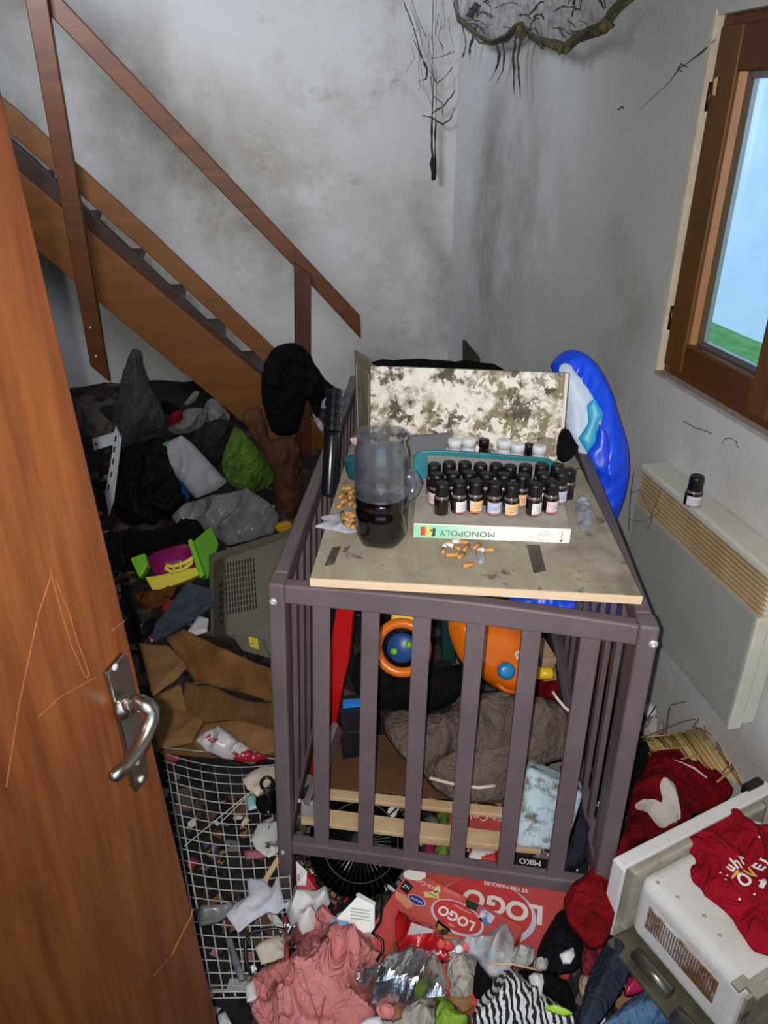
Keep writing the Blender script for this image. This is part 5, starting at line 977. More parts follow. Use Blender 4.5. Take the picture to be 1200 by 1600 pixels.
# ================================================================== FRONT LITTER
def sheet(name, px, z, m, label, cat, **kw):
    k = dict(thick=0.003, amp=0.007, freq=16, edge=0.02, res=30, back=0.0012, smooth=0); k.update(kw)
    return zc(name, px, z, m, label, cat, **k)
rec = sheet('receipt', ((352, 1428), (372, 1408), (388, 1400), (386, 1372), (412, 1374), (424, 1388), (434, 1368), (442, 1400), (446, 1416), (432, 1428), (420, 1424), (392, 1440), (372, 1456)), 0.125, mat('receipt', (214, 216, 226), (190, 194, 216), rough=0.8, scale=26, lo=0.45, hi=0.7), 'torn white prescription sheet with faint blue print on the wire rack', 'paper')
sheet('crushed_cup', ((304, 1420), (330, 1418), (366, 1410), (370, 1424), (340, 1440), (312, 1446)), 0.115, _M['cloudy_film'], 'crushed clear plastic cup on the wire rack left of the paper', 'cup', thick=0.02, amp=0.012)
sheet('clear_strip', ((352, 1468), (362, 1464), (374, 1500), (384, 1528), (374, 1534), (362, 1502)), 0.12, _M['cloudy_film'], 'narrow clear plastic strip lying across the wire rack', 'strip', res=24, edge=0.008)
sheet('white_napkin', ((398, 1480), (410, 1470), (432, 1462), (446, 1466), (446, 1494), (428, 1502), (408, 1506)), 0.125, PAPERW, 'off white napkin on the wire rack inside the cable loop', 'napkin')
sheet('tiny_tag', ((388, 1512), (398, 1506), (402, 1514), (392, 1522)), 0.125, PAPER, 'tiny white tag beside the pink coat cuff', 'tag', res=12, edge=0.01)
sheet('tissue', ((382, 1540), (396, 1530), (402, 1560), (386, 1566)), 0.12, PAPER, 'white tissue tucked beneath the pink coat', 'tissue', res=16)
sheet('paper_corner', ((340, 1586), (352, 1580), (362, 1600), (342, 1604)), 0.06, PAPER, 'white paper corner at the foot of the door', 'paper', res=14)
wp = sheet('drawn_paper', ((444, 1410), (466, 1398), (488, 1394), (512, 1388), (516, 1410), (500, 1430), (490, 1452), (466, 1462), (452, 1440)), 0.13, PAPER, 'crumpled white drawing with purple scribbles at the cot foot', 'paper', amp=0.02, thick=0.02)
for px in (((496, 1402), (504, 1400), (510, 1404), (500, 1406)), ((448, 1416), (454, 1424), (456, 1432))):
    me = MB().tube([onz(a, b, 0.2) for a, b in px], 0.002, 4).build('scribble', mat('purple_ink', (176, 60, 170), rough=0.7), wp); drop(me.data, wp, V(0, 0, 1), 0.002)
rbx = thing('red_carton', 'crushed red and white carton beside the front left cot post', 'carton', onz(480, 1380, 0.05))
q4 = zs((462, 1344, .14), (492, 1372, .14), (496, 1390, .11), (464, 1394, .11))
MB().hexa([p-V(0, -0.01, 0.06) for p in q4], q4).build('carton_body', mat('carton_red', (176, 30, 40), rough=0.35), rbx, bevel=0.002)
MB().prism([p+V(0, 0, .0008) for p in zs((463, 1346, .14), (480, 1362, .14), (478, 1384, .125), (464, 1384, .125))], V(0, -.0004, .0006)).build('white_label', mat('barcode_label', (226, 224, 226), rough=0.6), rbx)
for k in range(6): MB().prism([p+V(0, 0, .0018) for p in zs((465+2*k, 1366, .133), (466+2*k, 1366, .133), (466+2*k, 1378, .128), (465+2*k, 1378, .128))], V(0, 0, .0003)).build('barcode_bar', BLKINK, rbx)
mc = thing('milk_carton', 'white drink carton with folded gable top on the pink coat', 'carton', onz(550, 1455, 0.1))
a4 = zs((516, 1452, .15), (586, 1458, .15), (584, 1414, .17), (556, 1402, .17)); MCM = mat('carton_white', (226, 226, 222), (212, 212, 208), rough=0.45, scale=8)
bq = zs((522, 1456, .12), (582, 1464, .12), (584, 1456, .15), (520, 1450, .15))
MB().prism([p for p in zs((514, 1446, .16), (560, 1398, .19), (586, 1412, .18), (586, 1456, .15), (540, 1460, .15))], (0, 0.015, -0.05)).build('carton_body', MCM, mc, bevel=0.002)
MB().prism(zs((556, 1400, .193), (560, 1396, .205), (588, 1412, .19), (585, 1415, .183)), (0, 0.003, 0.0)).build('gable_fin', MCM, mc)
MB().prism([p+V(0, 0, .002) for p in zs((516, 1436, .168), (546, 1442, .166), (542, 1452, .158), (518, 1446, .163))], (0, 0, .0008)).build('blue_print', mat('print_blue', (70, 150, 200), rough=0.5), mc)
for k in range(4): MB().prism([p+V(0, 0, .002) for p in zs((548, 1420+5*k, .178-.004*k), (578, 1424+5*k, .178-.004*k), (578, 1425+5*k, .178-.004*k), (548, 1421+5*k, .178-.004*k))], (0, 0, .0006)).build('print_line', mat('print_grey', (150, 160, 170), rough=0.6), mc)
PINK = fabric('pink_cotton', (212, 136, 134), (192, 116, 116), scale=9)
pk = zc('pink_coat', ((506, 1420), (518, 1424), (530, 1444), (546, 1456), (584, 1452), (592, 1488), (604, 1500), (566, 1512), (556, 1540), (574, 1560), (588, 1580), (576, 1604), (430, 1606), (398, 1588), (385, 1552), (392, 1526), (420, 1506), (456, 1494), (474, 1462), (490, 1432)), 0.115, PINK, 'dusty pink child coat with a brown toggle button in the front litter', 'coat', thick=0.045, edge=0.06, amp=0.04, freq=11, res=72, along=(1.2, .5), ang=0.9)
bt = MB().lathe([(0.009, 0), (0.0095, 0.003), (0.008, 0.0055), (0.004, 0.005), (0, 0.0045)], onz(507, 1470, 0.178), 18, nz(V(0.1, -0.3, 1))).build('button', mat('brown_button', (66, 40, 22), rough=0.3), pk, smooth=True)
me = MB().tube([onz(a, b, 0.3) for a, b in ((502, 1474), (497, 1490), (494, 1510), (492, 1520))], 0.0022, 5).build('seam', mat('seam_pink', (150, 80, 86), rough=0.9), pk); drop(me.data, pk, V(0, 0, 1), 0.001)  # darker pink line along the seam
me = MB().tube([onz(a, b, 0.3) for a, b in ((538, 1470), (546, 1472), (556, 1475))], 0.0035, 6).build('toggle_loop', mat('loop_brown', (110, 80, 60), rough=0.8), pk); drop(me.data, pk, V(0, 0, 1), 0.002)
FOIL = mat('foil', (214, 216, 220), rough=0.22, metal=1.0, bump=0.35, bscale=30)
zc('foil_wrapper', ((548, 1516), (572, 1510), (604, 1504), (640, 1484), (658, 1482), (676, 1490), (690, 1504), (696, 1530), (698, 1556), (660, 1560), (640, 1574), (606, 1562), (580, 1570)), 0.14, FOIL, 'crumpled silver foil wrapper in front of the red game box', 'wrapper', thick=0.02, amp=0.034, freq=10, edge=0.03, res=40, along=(1.0, .6), ang=0.2, smooth=0)
fo = D.objects['foil_wrapper']; fo.data.polygons.foreach_set('use_smooth', [False]*len(fo.data.polygons))
zc('grey_cloth', ((692, 1494), (712, 1484), (738, 1482), (748, 1500), (742, 1536), (736, 1556), (704, 1560), (700, 1530)), 0.12, fabric('beige_grey', (176, 168, 158)), 'pale grey cloth between the foil and the black sock', 'cloth', thick=0.02, amp=0.02)
zc('black_stocking', ((748, 1488), (756, 1500), (768, 1530), (776, 1548), (760, 1556), (738, 1556), (742, 1520)), 0.135, BLACKCLOTH, 'pointed black sock in front of the game boxes', 'sock', thick=0.03, amp=0.008, res=26)
rp = zc('red_packet', ((617, 1420), (640, 1432), (668, 1444), (690, 1458), (698, 1478), (704, 1500), (672, 1492), (640, 1488), (618, 1480)), 0.15, mat('red_film', (186, 20, 26), (160, 12, 20), rough=0.18, scale=6, coat=0.5), 'glossy red plastic packet with white label before the game boxes', 'packet', thick=0.025, amp=0.02, freq=16)
lb = MB().prism(zs((617, 1446, .30), (632, 1456, .30), (650, 1470, .30), (640, 1490, .30), (618, 1486, .30)), (0, 0, .0008)).build('white_label', PAPER, rp); 
drop(lb.data, rp, V(0, 0, 1), 0.003)
zc('sweet_bag', ((676, 1480), (700, 1464), (724, 1470), (760, 1462), (790, 1440), (802, 1462), (806, 1500), (790, 1516), (768, 1524), (752, 1508), (744, 1486), (712, 1490)), 0.155, pane_mat('clear_print_film', (0.94, 0.95, 0.97, 1), 0.16, 0.08, (220, 224, 228), 0.42), 'clear plastic bag with white and red print over the game boxes', 'bag', thick=0.03, amp=0.03, freq=14)
for k, (x, y, c) in enumerate(((765, 1488, (40, 140, 210)), (700, 1478, (204, 60, 60)), (716, 1484, (226, 226, 226)), (690, 1476, (210, 90, 80)), (752, 1474, (120, 160, 160)), (776, 1470, (200, 80, 90)), (782, 1494, (226, 230, 234)), (728, 1480, (214, 96, 90)))):
    r_ = 10; sheet('sweet_wrapper', [(x+r_*math.cos(t)*rnd.uniform(.6, 1.1), y+r_*.8*math.sin(t)*rnd.uniform(.6, 1.1)) for t in np.linspace(0, 6.28, 7)[:-1]], 0.162, mat('sweet_%d' % k, c, rough=0.3), '%s sweet wrapper showing through the clear bag, %s from the left' % (('blue', 'red', 'white', 'salmon', 'sage green', 'rose', 'white crumpled', 'coral')[k], ('seventh', 'second', 'third', 'first', 'fifth', 'sixth', 'eighth', 'fourth')[k]) if k != 4 else 'sage green sweet wrapper showing through the clear bag', 'wrapper', res=12, amp=0.012, edge=0.01)
ZEB = mat('zebra', (206, 206, 208), (22, 22, 26), rough=0.9, kind='wave', scale=26, lo=0.44, hi=0.56)
zc('zebra_scarf', ((734, 1604), (740, 1576), (756, 1552), (776, 1530), (792, 1510), (806, 1516), (834, 1540), (868, 1566), (896, 1586), (902, 1604)), 0.14, ZEB, 'black and white zebra striped cloth at the front edge of the litter', 'cloth', thick=0.04, amp=0.02)
zc('black_skirt', ((800, 1512), (846, 1514), (880, 1528), (896, 1552), (900, 1582), (872, 1568), (838, 1540)), 0.125, BLACKCLOTH, 'black garment behind the zebra striped cloth', 'garment', thick=0.03, amp=0.015)
zc('lime_cloth', ((682, 1572), (694, 1562), (706, 1566), (714, 1582), (734, 1586), (730, 1606), (680, 1606)), 0.12, fabric('lime_fabric', (140, 176, 60)), 'lime green cloth at the front edge beside the zebra cloth', 'cloth', thick=0.025, amp=0.015, res=30)
sheet('lime_ribbon', ((850, 1574), (866, 1570), (884, 1576), (896, 1584), (880, 1586), (862, 1580)), 0.175, mat('lime_ribbon', (160, 210, 60), rough=0.5), 'short lime green ribbon on the zebra striped cloth', 'ribbon', res=20, edge=0.008)
sheet('brown_card', ((700, 1556), (748, 1552), (738, 1574), (724, 1582), (706, 1566)), 0.115, CARD, 'brown card piece below the grey cloth', 'card', amp=0.004)
sheet('brown_leather', ((606, 1566), (630, 1562), (628, 1590), (612, 1596)), 0.12, mat('leather', (122, 78, 44), rough=0.6), 'brown leather scrap under the foil wrapper', 'scrap', res=18)
zc('grey_towel', ((570, 1604), (590, 1580), (606, 1594), (640, 1568), (680, 1570), (680, 1606)), 0.10, fabric('dirty_towel', (178, 170, 160)), 'dirty beige towel at the front edge below the foil', 'towel', thick=0.03, amp=0.02)
sheet('white_rag', ((556, 1606), (574, 1590), (594, 1588), (600, 1606)), 0.13, PAPER, 'white rag at the front edge beside the pink coat', 'rag', res=20)
zc('pink_sleeve', ((584, 1572), (606, 1566), (618, 1576), (614, 1592), (594, 1590)), 0.13, PINK, 'pink sleeve end under the foil wrapper', 'sleeve', thick=0.02, amp=0.008, res=24)
zc('black_jeans', ((872, 1424), (890, 1416), (906, 1462), (914, 1482), (908, 1512), (868, 1520), (836, 1506), (842, 1476), (858, 1448)), 0.09, fabric('black_denim', (24, 24, 32), (16, 16, 22)), 'black jeans under the red sweatshirt beside the big game box', 'jeans', thick=0.035, amp=0.012)
zc('dark_jeans', ((950, 1468), (984, 1488), (988, 1516), (966, 1556), (930, 1604), (902, 1604), (912, 1550), (930, 1500)), 0.13, fabric('dark_denim', (54, 62, 78), (42, 48, 62), scale=8), 'dark blue jeans leg in front of the white enamel appliance', 'jeans', thick=0.045, amp=0.02, freq=8, along=(1.5, .25), ang=0.9)
zc('light_jeans', ((934, 1606), (960, 1582), (990, 1556), (1020, 1542), (1036, 1566), (1052, 1606)), 0.12, fabric('light_denim', (96, 128, 164), (76, 106, 142), scale=8), 'light blue jeans at the front edge below the appliance', 'jeans', thick=0.03, amp=0.015)
zc('crimson_scrap', ((910, 1478), (930, 1480), (936, 1506), (920, 1526), (908, 1516)), 0.11, fabric('crimson_cloth', (136, 40, 60)), 'dull crimson cloth between the black and the dark blue jeans', 'cloth', thick=0.02, res=22)
zc('pink_satin', ((974, 1552), (984, 1520), (1004, 1530), (1008, 1546), (990, 1552)), 0.12, mat('pink_satin', (190, 50, 84), (150, 30, 60), rough=0.3, scale=12), 'shiny pink satin scrap beside the dark blue jeans', 'scrap', thick=0.02, amp=0.015, res=22)
zc('beige_sock', ((906, 1522), (922, 1524), (928, 1540), (914, 1560), (904, 1546)), 0.11, fabric('beige_knit', (190, 176, 150)), 'beige sock behind the dark blue jeans', 'sock', thick=0.02, res=20)
FLUFF = mat('fluff', (178, 176, 174), (150, 148, 146), rough=1.0, scale=30, bump=0.8, bscale=120)
for k, (x, y, r_) in enumerate(((818, 1492, 22), (846, 1506, 13), (884, 1494, 0))):
    if r_: sheet('fluff_ball', [(x+r_*math.cos(t)*rnd.uniform(.8, 1.1), y+r_*.8*math.sin(t)*rnd.uniform(.8, 1.1)) for t in np.linspace(0, 6.28, 10)[:-1]], 0.16, FLUFF, ('large' if k == 0 else 'small')+' grey fluff ball beside the lower right of the game boxes', 'fluff', thick=0.03, amp=0.02, freq=50, smooth=1, edge=0.04)
sheet('white_tissue', ((874, 1492), (882, 1486), (896, 1480), (898, 1494), (892, 1504), (880, 1504)), 0.162, PAPER, 'torn white tissue on the black jeans', 'tissue', amp=0.012, res=20)
sheet('torn_foam', ((826, 1526), (834, 1520), (848, 1522), (850, 1534), (846, 1556), (838, 1560), (832, 1546)), 0.165, PAPER, 'torn white foam piece on the black garment', 'foam', amp=0.012, res=22)
tag(MB().tube([onz(764, 1506, 0.19), onz(800, 1506, 0.185), onz(842, 1516, 0.17)], 0.0022, 6).build('wooden_stick', BEECH, smooth=True), 'thin wooden stick lying across the clear bag', 'stick')
tag(MB().tube([onz(*p) for p in ((392, 1524, .13), (384, 1500, .15), (383, 1470, .17), (396, 1454, .18), (430, 1450, .18), (450, 1454, .17), (456, 1470, .16), (456, 1486, .15))], 0.0036, 8).build('black_cable', BLACK, smooth=True), 'black cable looping over the white napkin on the rack', 'cable')
tag(MB().tube([onz(*p) for p in ((592, 1376, .16), (598, 1410, .17), (594, 1440, .18), (582, 1458, .19), (598, 1470, .18), (598, 1486, .17), (588, 1502, .16))], 0.0030, 8).build('charging_cable', BLACK, smooth=True), 'black cord running down beside the milk carton', 'cord')
sheet('ochre_strap', ((602, 1500), (612, 1478), (620, 1464), (616, 1490), (606, 1508)), 0.15, mat('ochre', (140, 100, 56), rough=0.7), 'ochre strap beside the red packet', 'strap', res=18, edge=0.008)
zc('silver_tape', ((436, 1458), (450, 1452), (470, 1450), (472, 1464), (458, 1470), (440, 1468)), 0.165, FOIL, 'bit of silver tape where the cable crosses the pink coat', 'tape', thick=0.01, amp=0.02, freq=40, res=20, edge=0.01)
sheet('red_strip', ((441, 1432), (448, 1430), (452, 1460), (452, 1500), (444, 1502), (444, 1466)), 0.14, mat('faded_red', (150, 50, 54), rough=0.6), 'faded red strip beside the white napkin', 'strip', res=20, edge=0.008)
# by the left post
cardp = sheet('printed_card', ((378, 1218), (392, 1206), (408, 1198), (430, 1196), (430, 1216), (402, 1244), (386, 1232)), 0.15, mat('card_print', (222, 212, 196), (200, 186, 164), rough=0.6, scale=30), 'cream card with blue print leaning on the rack by the cot post', 'card', amp=0.004)
me = MB().tube([onz(a, b, 0.3) for a, b in ((400, 1210), (408, 1204), (414, 1210), (422, 1202), (428, 1208))], 0.004, 5).build('blue_print', mat('cobalt', (30, 90, 200), rough=0.5), cardp); drop(me.data, cardp, V(0, 0, 1), 0.002)
zc('black_purse', ((398, 1250), (406, 1238), (424, 1232), (436, 1234), (436, 1264), (416, 1274), (402, 1266)), 0.15, mat('patent_black', (12, 12, 13), rough=0.12, coat=0.6), 'glossy black purse against the front left cot post', 'purse', thick=0.035, amp=0.0, res=26)
tag(MB().tube([onz(417, 1224, 0.2)+V(0.014*math.cos(a), 0.014*math.sin(a), 0.006*math.sin(a)) for a in np.linspace(0, 6.28, 19)[:-1]], 0.004, 8, closed=True).build('black_ring', BLACK, smooth=True), 'black plastic ring above the glossy purse', 'ring')
sheet('mesh_paper', ((392, 1312), (404, 1286), (432, 1282), (436, 1330), (420, 1340), (402, 1330)), 0.115, mat('mottled', (206, 206, 204), (70, 70, 72), rough=0.7, scale=24, lo=0.58, hi=0.62), 'white card with black blots on the rack beside the cot post', 'card', amp=0.003)
sheet('pink_paper', ((380, 1330), (412, 1326), (414, 1340), (384, 1342)), 0.11, mat('dusty_pink', (150, 90, 94), rough=0.7), 'dusty pink paper under the wire rack', 'paper', res=18)
sheet('mint_lid', ((384, 1246), (398, 1238), (404, 1262), (388, 1266)), 0.12, mat('mint_pl', (150, 200, 196), rough=0.4), 'small mint lid beside the glossy purse', 'lid', res=14)
tag(MB().beam(onz(412, 1380, .12), onz(436, 1340, .14), 0.012, (0, 0, 1), 0.003).build('bamboo_strip', BEECH), 'pale wooden strip leaning on the post foot', 'strip')

# ================================================================== FAN GUARD under the cot
fg = thing('fan_guard', 'black wire fan guard lying under the cot beside the left post', 'fan guard', onz(552, 1370, 0.02))
fc = onz(562, 1316, 0.09); fr_ = 0.135
fax = nz(V(-0.02, -0.62, 0.78)); fu = nz(np.cross(fax, V(1, 0, 0))); fv = np.cross(fax, fu)
for k in range(44):
    a = 2*math.pi*k/44; d = fu*math.cos(a)+fv*math.sin(a)
    MB().tube([fc+d*0.025+fax*0.05, fc+d*0.07+fax*0.048, fc+d*0.108+fax*0.030, fc+d*fr_, fc+d*fr_-fax*0.02], 0.0019, 5).build('wire', BLACK, fg)
for r_, h in ((fr_, 0), (0.088, 0.042), (0.025, 0.05)): MB().tube([fc+(fu*math.cos(a)+fv*math.sin(a))*r_+fax*h for a in np.linspace(0, 2*math.pi, 40, endpoint=False)], 0.0022, 6, closed=True).build('ring', BLACK, fg, smooth=True)
MB().lathe([(0, -0.03), (0.118, -0.028), (0.122, -0.012), (0.110, -0.006), (0, -0.004)], fc, 30, fax).build('dark_backing', mat('fan_black', (6, 6, 7), rough=1.0, spec=0.0), fg, smooth=True)  # black disc added so the inside of the guard reads dark
MB().lathe([(0.028, -0.03), (0.028, 0.052), (0.02, 0.056), (0, 0.056)], fc, 22, fax).build('hub', mat('dark_hub', (14, 16, 20), rough=0.7), fg, smooth=True)

# ================================================================== GAME BOXES
def gbox(name, label, px4, z, h, m):
    q = [onz(a, b, z) for a, b in px4]; t = thing(name, label, 'box', sum(q)/4-V(0, 0, h))
    MB().hexa([p-V(0, 0, h) for p in q], q).build('lid', m, t, bevel=0.002); return t, q
ZG1 = 0.075
gA, qA = gbox('quiz_game_box', 'large red board game box with big white lettering lying under the cot front', ((655, 1333), (905, 1362), (894, 1504), (668, 1482)), ZG1, 0.06, BOXRED)
WHT = mat('print_white', (236, 232, 226), rough=0.5); LAV = mat('print_lavender', (206, 206, 226), rough=0.5); BRED = mat('print_red', (204, 66, 66), rough=0.45)
RA = onz(730, 1400, ZG1)-onz(855, 1425, ZG1)    # reading direction
def ov(px, py, z, a, b, u, m, parent, off): 
    o, u_, v_, n_ = frame_from(onz(px, py, z), u, np.cross(V(0, 0, 1), u)); return MB().prism(ellipse(o, u_, v_, a, b, 40, off), n_*0.0003).build('oval_print', m, parent)
UA = nz(RA); VA = np.cross(V(0, 0, 1), UA)
ov(758, 1424, ZG1, 0.112, 0.078, UA, LAV, gA, 0.0004); ov(757, 1420, ZG1, 0.104, 0.072, UA, BRED, gA, 0.0008)
for ch, x, y in (('L', 838, 1428), ('O', 808, 1422), ('G', 775, 1414), ('O', 740, 1404)): textmesh('lettering', ch, 0.062, onz(x, y, ZG1), UA, VA, WHT, gA, lift=0.0013, bold=0.0022)
textmesh('lettering', 'ET DES MARQUES', 0.0125, onz(790, 1386, ZG1), UA, VA, WHT, gA, lift=0.0013, bold=0.0003)
pt = MB().prism([p+V(0, 0, .0004) for p in zs((846, 1484, ZG1), (884, 1478, ZG1), (884, 1496, ZG1), (850, 1500, ZG1))], (0, 0, .0003)).build('cream_print', mat('print_cream', (226, 212, 160), rough=0.5), gA)
textmesh('lettering', 'HARIBO', 0.014, onz(862, 1489, ZG1), UA, VA, BLKINK, gA, lift=0.0012)
ZG2 = 0.118
P1 = onz(640, 1356, ZG2); P2 = onz(792, 1434, ZG2); dd = nz(P2-P1); pp = V(dd[1], -dd[0], 0)
LG = 0.275; WG = 0.20; qB = [P1, P1+dd*LG, P1+dd*LG+pp*WG, P1+pp*WG]
gB = thing('card_game_box', 'smaller red trivia game box covered in logos lying aslant on the large one', 'box', sum(qB)/4-V(0, 0, 0.04))
MB().hexa([p-V(0, 0, 0.040) for p in qB], qB).build('lid', mat('box_red2', (210, 96, 88), (198, 78, 74), rough=0.4, scale=5, coat=0.2), gB, bevel=0.002)
UB = -dd; VB = np.cross(V(0, 0, 1), UB)
def ovB(px, py, a, b, m, off, ang=0): 
    u_ = UB*math.cos(ang)+VB*math.sin(ang); return ov(px, py, ZG2, a, b, u_, m, gB, off)
ovB(714, 1434, 0.060, 0.036, LAV, .0004); ovB(714, 1433, 0.055, 0.032, BRED, .0008)
textmesh('lettering', 'LOGO', 0.030, onz(713, 1434, ZG2), UB, VB, WHT, gB, lift=0.0013, bold=0.0010, sx=0.98)
textmesh('lettering', 'ET DES MARQUES', 0.005, onz(722, 1421, ZG2), UB, VB, WHT, gB, lift=0.0013)
textmesh('lettering', 'LE JEU', 0.005, onz(705, 1446, ZG2), UB, VB, WHT, gB, lift=0.0013)
ovB(648, 1367, 0.026, 0.014, WHT, .0004, 0.5)
textmesh('lettering', 'Coca-Cola', 0.015, onz(668, 1384, ZG2), UB, VB, WHT, gB, lift=0.0012)
def quadB(px4, m, off=.0004): return MB().prism([onz(a, b, ZG2)+V(0, 0, off) for a, b in px4], (0, 0, .0003)).build('printed_patch', m, gB)
quadB(((634, 1374), (646, 1386), (636, 1398), (624, 1388)), BLKINK); textmesh('lettering', 'NZ', 0.012, onz(635, 1386, ZG2), UB, VB, WHT, gB, lift=0.0012)
ovB(651, 1407, 0.021, 0.011, LAV, .0004); ovB(651, 1407, 0.019, 0.0095, mat('print_navy', (50, 60, 140), rough=0.5), .0008); textmesh('lettering', 'DANONE', 0.0068, onz(651, 1407, ZG2), UB, VB, WHT, gB, lift=0.0014)
quadB(((662, 1394), (684, 1392), (686, 1404), (664, 1402)), mat('print_lemon', (222, 206, 130), rough=0.5)); textmesh('lettering', 'HARIBO', 0.0065, onz(675, 1398, ZG2), UB, VB, BLKINK, gB, lift=0.0012)
ovB(683, 1390, 0.006, 0.010, mat('print_lemon', (222, 206, 130), rough=0.5), .0004)
textmesh('lettering', 'nutella', 0.016, onz(706, 1396, ZG2), UB, VB, mat('print_rose', (236, 150, 140), rough=0.5), gB, lift=0.0012)
quadB(((728, 1404), (748, 1414), (744, 1424), (728, 1418)), mat('print_pine', (34, 60, 46), rough=0.5)); quadB(((752, 1418), (774, 1432), (764, 1448), (748, 1438)), mat('print_sky', (90, 130, 200), (214, 220, 236), rough=0.5, scale=60, lo=0.48, hi=0.52))
quadB(((618, 1392), (634, 1400), (646, 1416), (636, 1420), (618, 1402)), mat('print_peach', (222, 150, 110), rough=0.5)); quadB(((684, 1436), (700, 1446), (706, 1458), (692, 1462), (680, 1448)), mat('print_mustard', (190, 150, 60), (60, 50, 40), rough=0.5, scale=50, lo=0.45, hi=0.5)); quadB(((692, 1462), (716, 1466), (716, 1480), (694, 1478)), mat('print_tan', (206, 140, 90), rough=0.5))
# under the cot, between the beech slats
cc = thing('drink_carton', 'red carton with white script lying under the cot slats', 'carton', onz(765, 1280, 0.06))
MB().hexa(zs((705, 1255, .05), (796, 1268, .05), (800, 1300, .05), (700, 1292, .05)), zs((705, 1255, .12), (796, 1268, .12), (800, 1300, .12), (700, 1292, .12))).build('carton_body', BOXRED, cc, bevel=0.002)
uc = onz(735, 1270, .12)-onz(795, 1278, .12); textmesh('lettering', 'Coca-Cola', 0.030, onz(768, 1279, 0.12), uc, np.cross(V(0, 0, 1), nz(uc)), WHT, cc, lift=0.001)
MB().prism([p+V(0, 0, .0006) for p in zs((712, 1282, .12), (744, 1298, .12), (740, 1302, .12), (708, 1290, .12))], (0, 0, .0003)).build('print_band', mat('print_dark', (30, 30, 34), (220, 216, 210), rough=0.5, scale=90, lo=0.5, hi=0.55), cc)
zc('green_felt', ((680, 1262), (704, 1262), (700, 1290), (704, 1336), (678, 1336), (690, 1300)), 0.09, fabric('felt_green', (110, 142, 60)), 'green felt cloth under the cot slats', 'cloth', thick=0.02, res=24)
zc('magenta_cloth', ((662, 1316), (680, 1314), (678, 1338), (662, 1334)), 0.09, fabric('magenta_cloth', (150, 30, 90)), 'magenta cloth under the cot beside the green felt', 'cloth', thick=0.02, res=18)
sheet('white_notice', ((594, 1250), (626, 1258), (618, 1276), (612, 1278), (596, 1264)), 0.12, PAPER, 'white torn paper between the beech slats under the cot', 'paper', res=20)
sheet('teal_wrapper', ((548, 1250), (572, 1250), (570, 1262), (552, 1258)), 0.12, mat('aqua', (90, 170, 164), rough=0.4), 'aqua wrapper between the beech slats', 'wrapper', res=16)
sheet('red_wrapper', ((527, 1245), (546, 1246), (540, 1262), (528, 1266)), 0.12, mat('wrapper_red', (180, 40, 50), (220, 210, 210), rough=0.4, scale=30, lo=0.5, hi=0.56), 'red and white wrapper beside the aqua one under the cot', 'wrapper', res=16)
sheet('cartoon_paper', ((734, 1324), (778, 1328), (776, 1346), (732, 1340)), 0.10, mat('scribbled', (222, 216, 216), (190, 40, 50), rough=0.6, scale=26, lo=0.5, hi=0.54), 'white paper with red print under the cot front rail', 'paper', res=20, amp=0.003)
mk = thing('black_carton_strip', 'black card strip with white capitals under the cot front rail', 'card', onz(880, 1352, 0.10))
MB().prism(zs((800, 1336, .10), (920, 1350, .10), (918, 1368, .10), (798, 1352, .10)), (0, 0, -.004)).build('card_sheet', mat('card_black', (30, 26, 28), rough=0.5), mk)
um = onz(850, 1350, .10)-onz(900, 1357, .10); textmesh('lettering', 'MIKO', 0.020, onz(828, 1347, .10), um, np.cross(V(0, 0, 1), nz(um)), WHT, mk, lift=0.0008, bold=0.0005); textmesh('lettering', 'MIKO', 0.020, onz(886, 1355, .10), um, np.cross(V(0, 0, 1), nz(um)), WHT, mk, lift=0.0008, bold=0.0005)
zc('mauve_cloth', ((590, 1400), (615, 1395), (618, 1440), (600, 1470), (588, 1450)), 0.09, fabric('mauve_cloth', (92, 80, 84)), 'mauve grey cloth behind the milk carton', 'cloth', thick=0.02, res=22)

# ================================================================== RIGHT SIDE
sw_ = cloth('red_sweatshirt', zs((1012, 1166, .17), (1058, 1172, .17), (1104, 1194, .17), (1146, 1228, .17), (1142, 1246, .17), (1050, 1292, .19), (985, 1328, .25), (966, 1345, .27), (966, 1400, .25), (954, 1470, .22), (922, 1474, .21), (895, 1448, .22), (880, 1412, .24), (892, 1376, .26), (938, 1344, .28), (974, 1312, .27), (982, 1270, .18), (986, 1215, .17)), (0, 0, 1), RED, None, thick=0.035, edge=0.08, amp=0.020, freq=6, res=84, along=(1, .5), ang=0.8)
tag(sw_, 'dark red sweatshirt with a white print bunched between cot and appliance', 'sweatshirt')
def print_on(name, px, z, m, target, off=0.0025):
    o = zc(name, px, z, m, None, None, parent=target, thick=0.0, edge=0.0, amp=0.0, res=26, back=0.0003, smooth=2); drop(o.data, target, V(0, 0, 1), off); return o
print_on('white_print', ((990, 1252), (1002, 1246), (1022, 1254), (1036, 1262), (1028, 1240), (1030, 1230), (1044, 1226), (1054, 1232), (1058, 1254), (1068, 1274), (1050, 1280), (1036, 1290), (1024, 1288), (1010, 1272)), 0.215, mat('cracked_print', (206, 196, 192), (180, 150, 150), rough=0.8, scale=40, lo=0.55, hi=0.7), sw_)
me = MB().tube([onz(a, b, 0.205) for a, b in ((1050, 1196), (1064, 1200), (1084, 1208), (1104, 1218))], 0.0028, 5).build('piping', mat('pink_piping', (214, 168, 172), rough=0.8), sw_); drop(me.data, sw_, V(0, 0, 1), 0.003)
zc('black_hood', ((986, 1166), (1006, 1158), (1018, 1170), (1014, 1190), (1000, 1226), (972, 1258), (968, 1230)), 0.19, BLACKCLOTH, 'black cloth between the cot post and red sweatshirt', 'cloth', thick=0.05, amp=0.01)
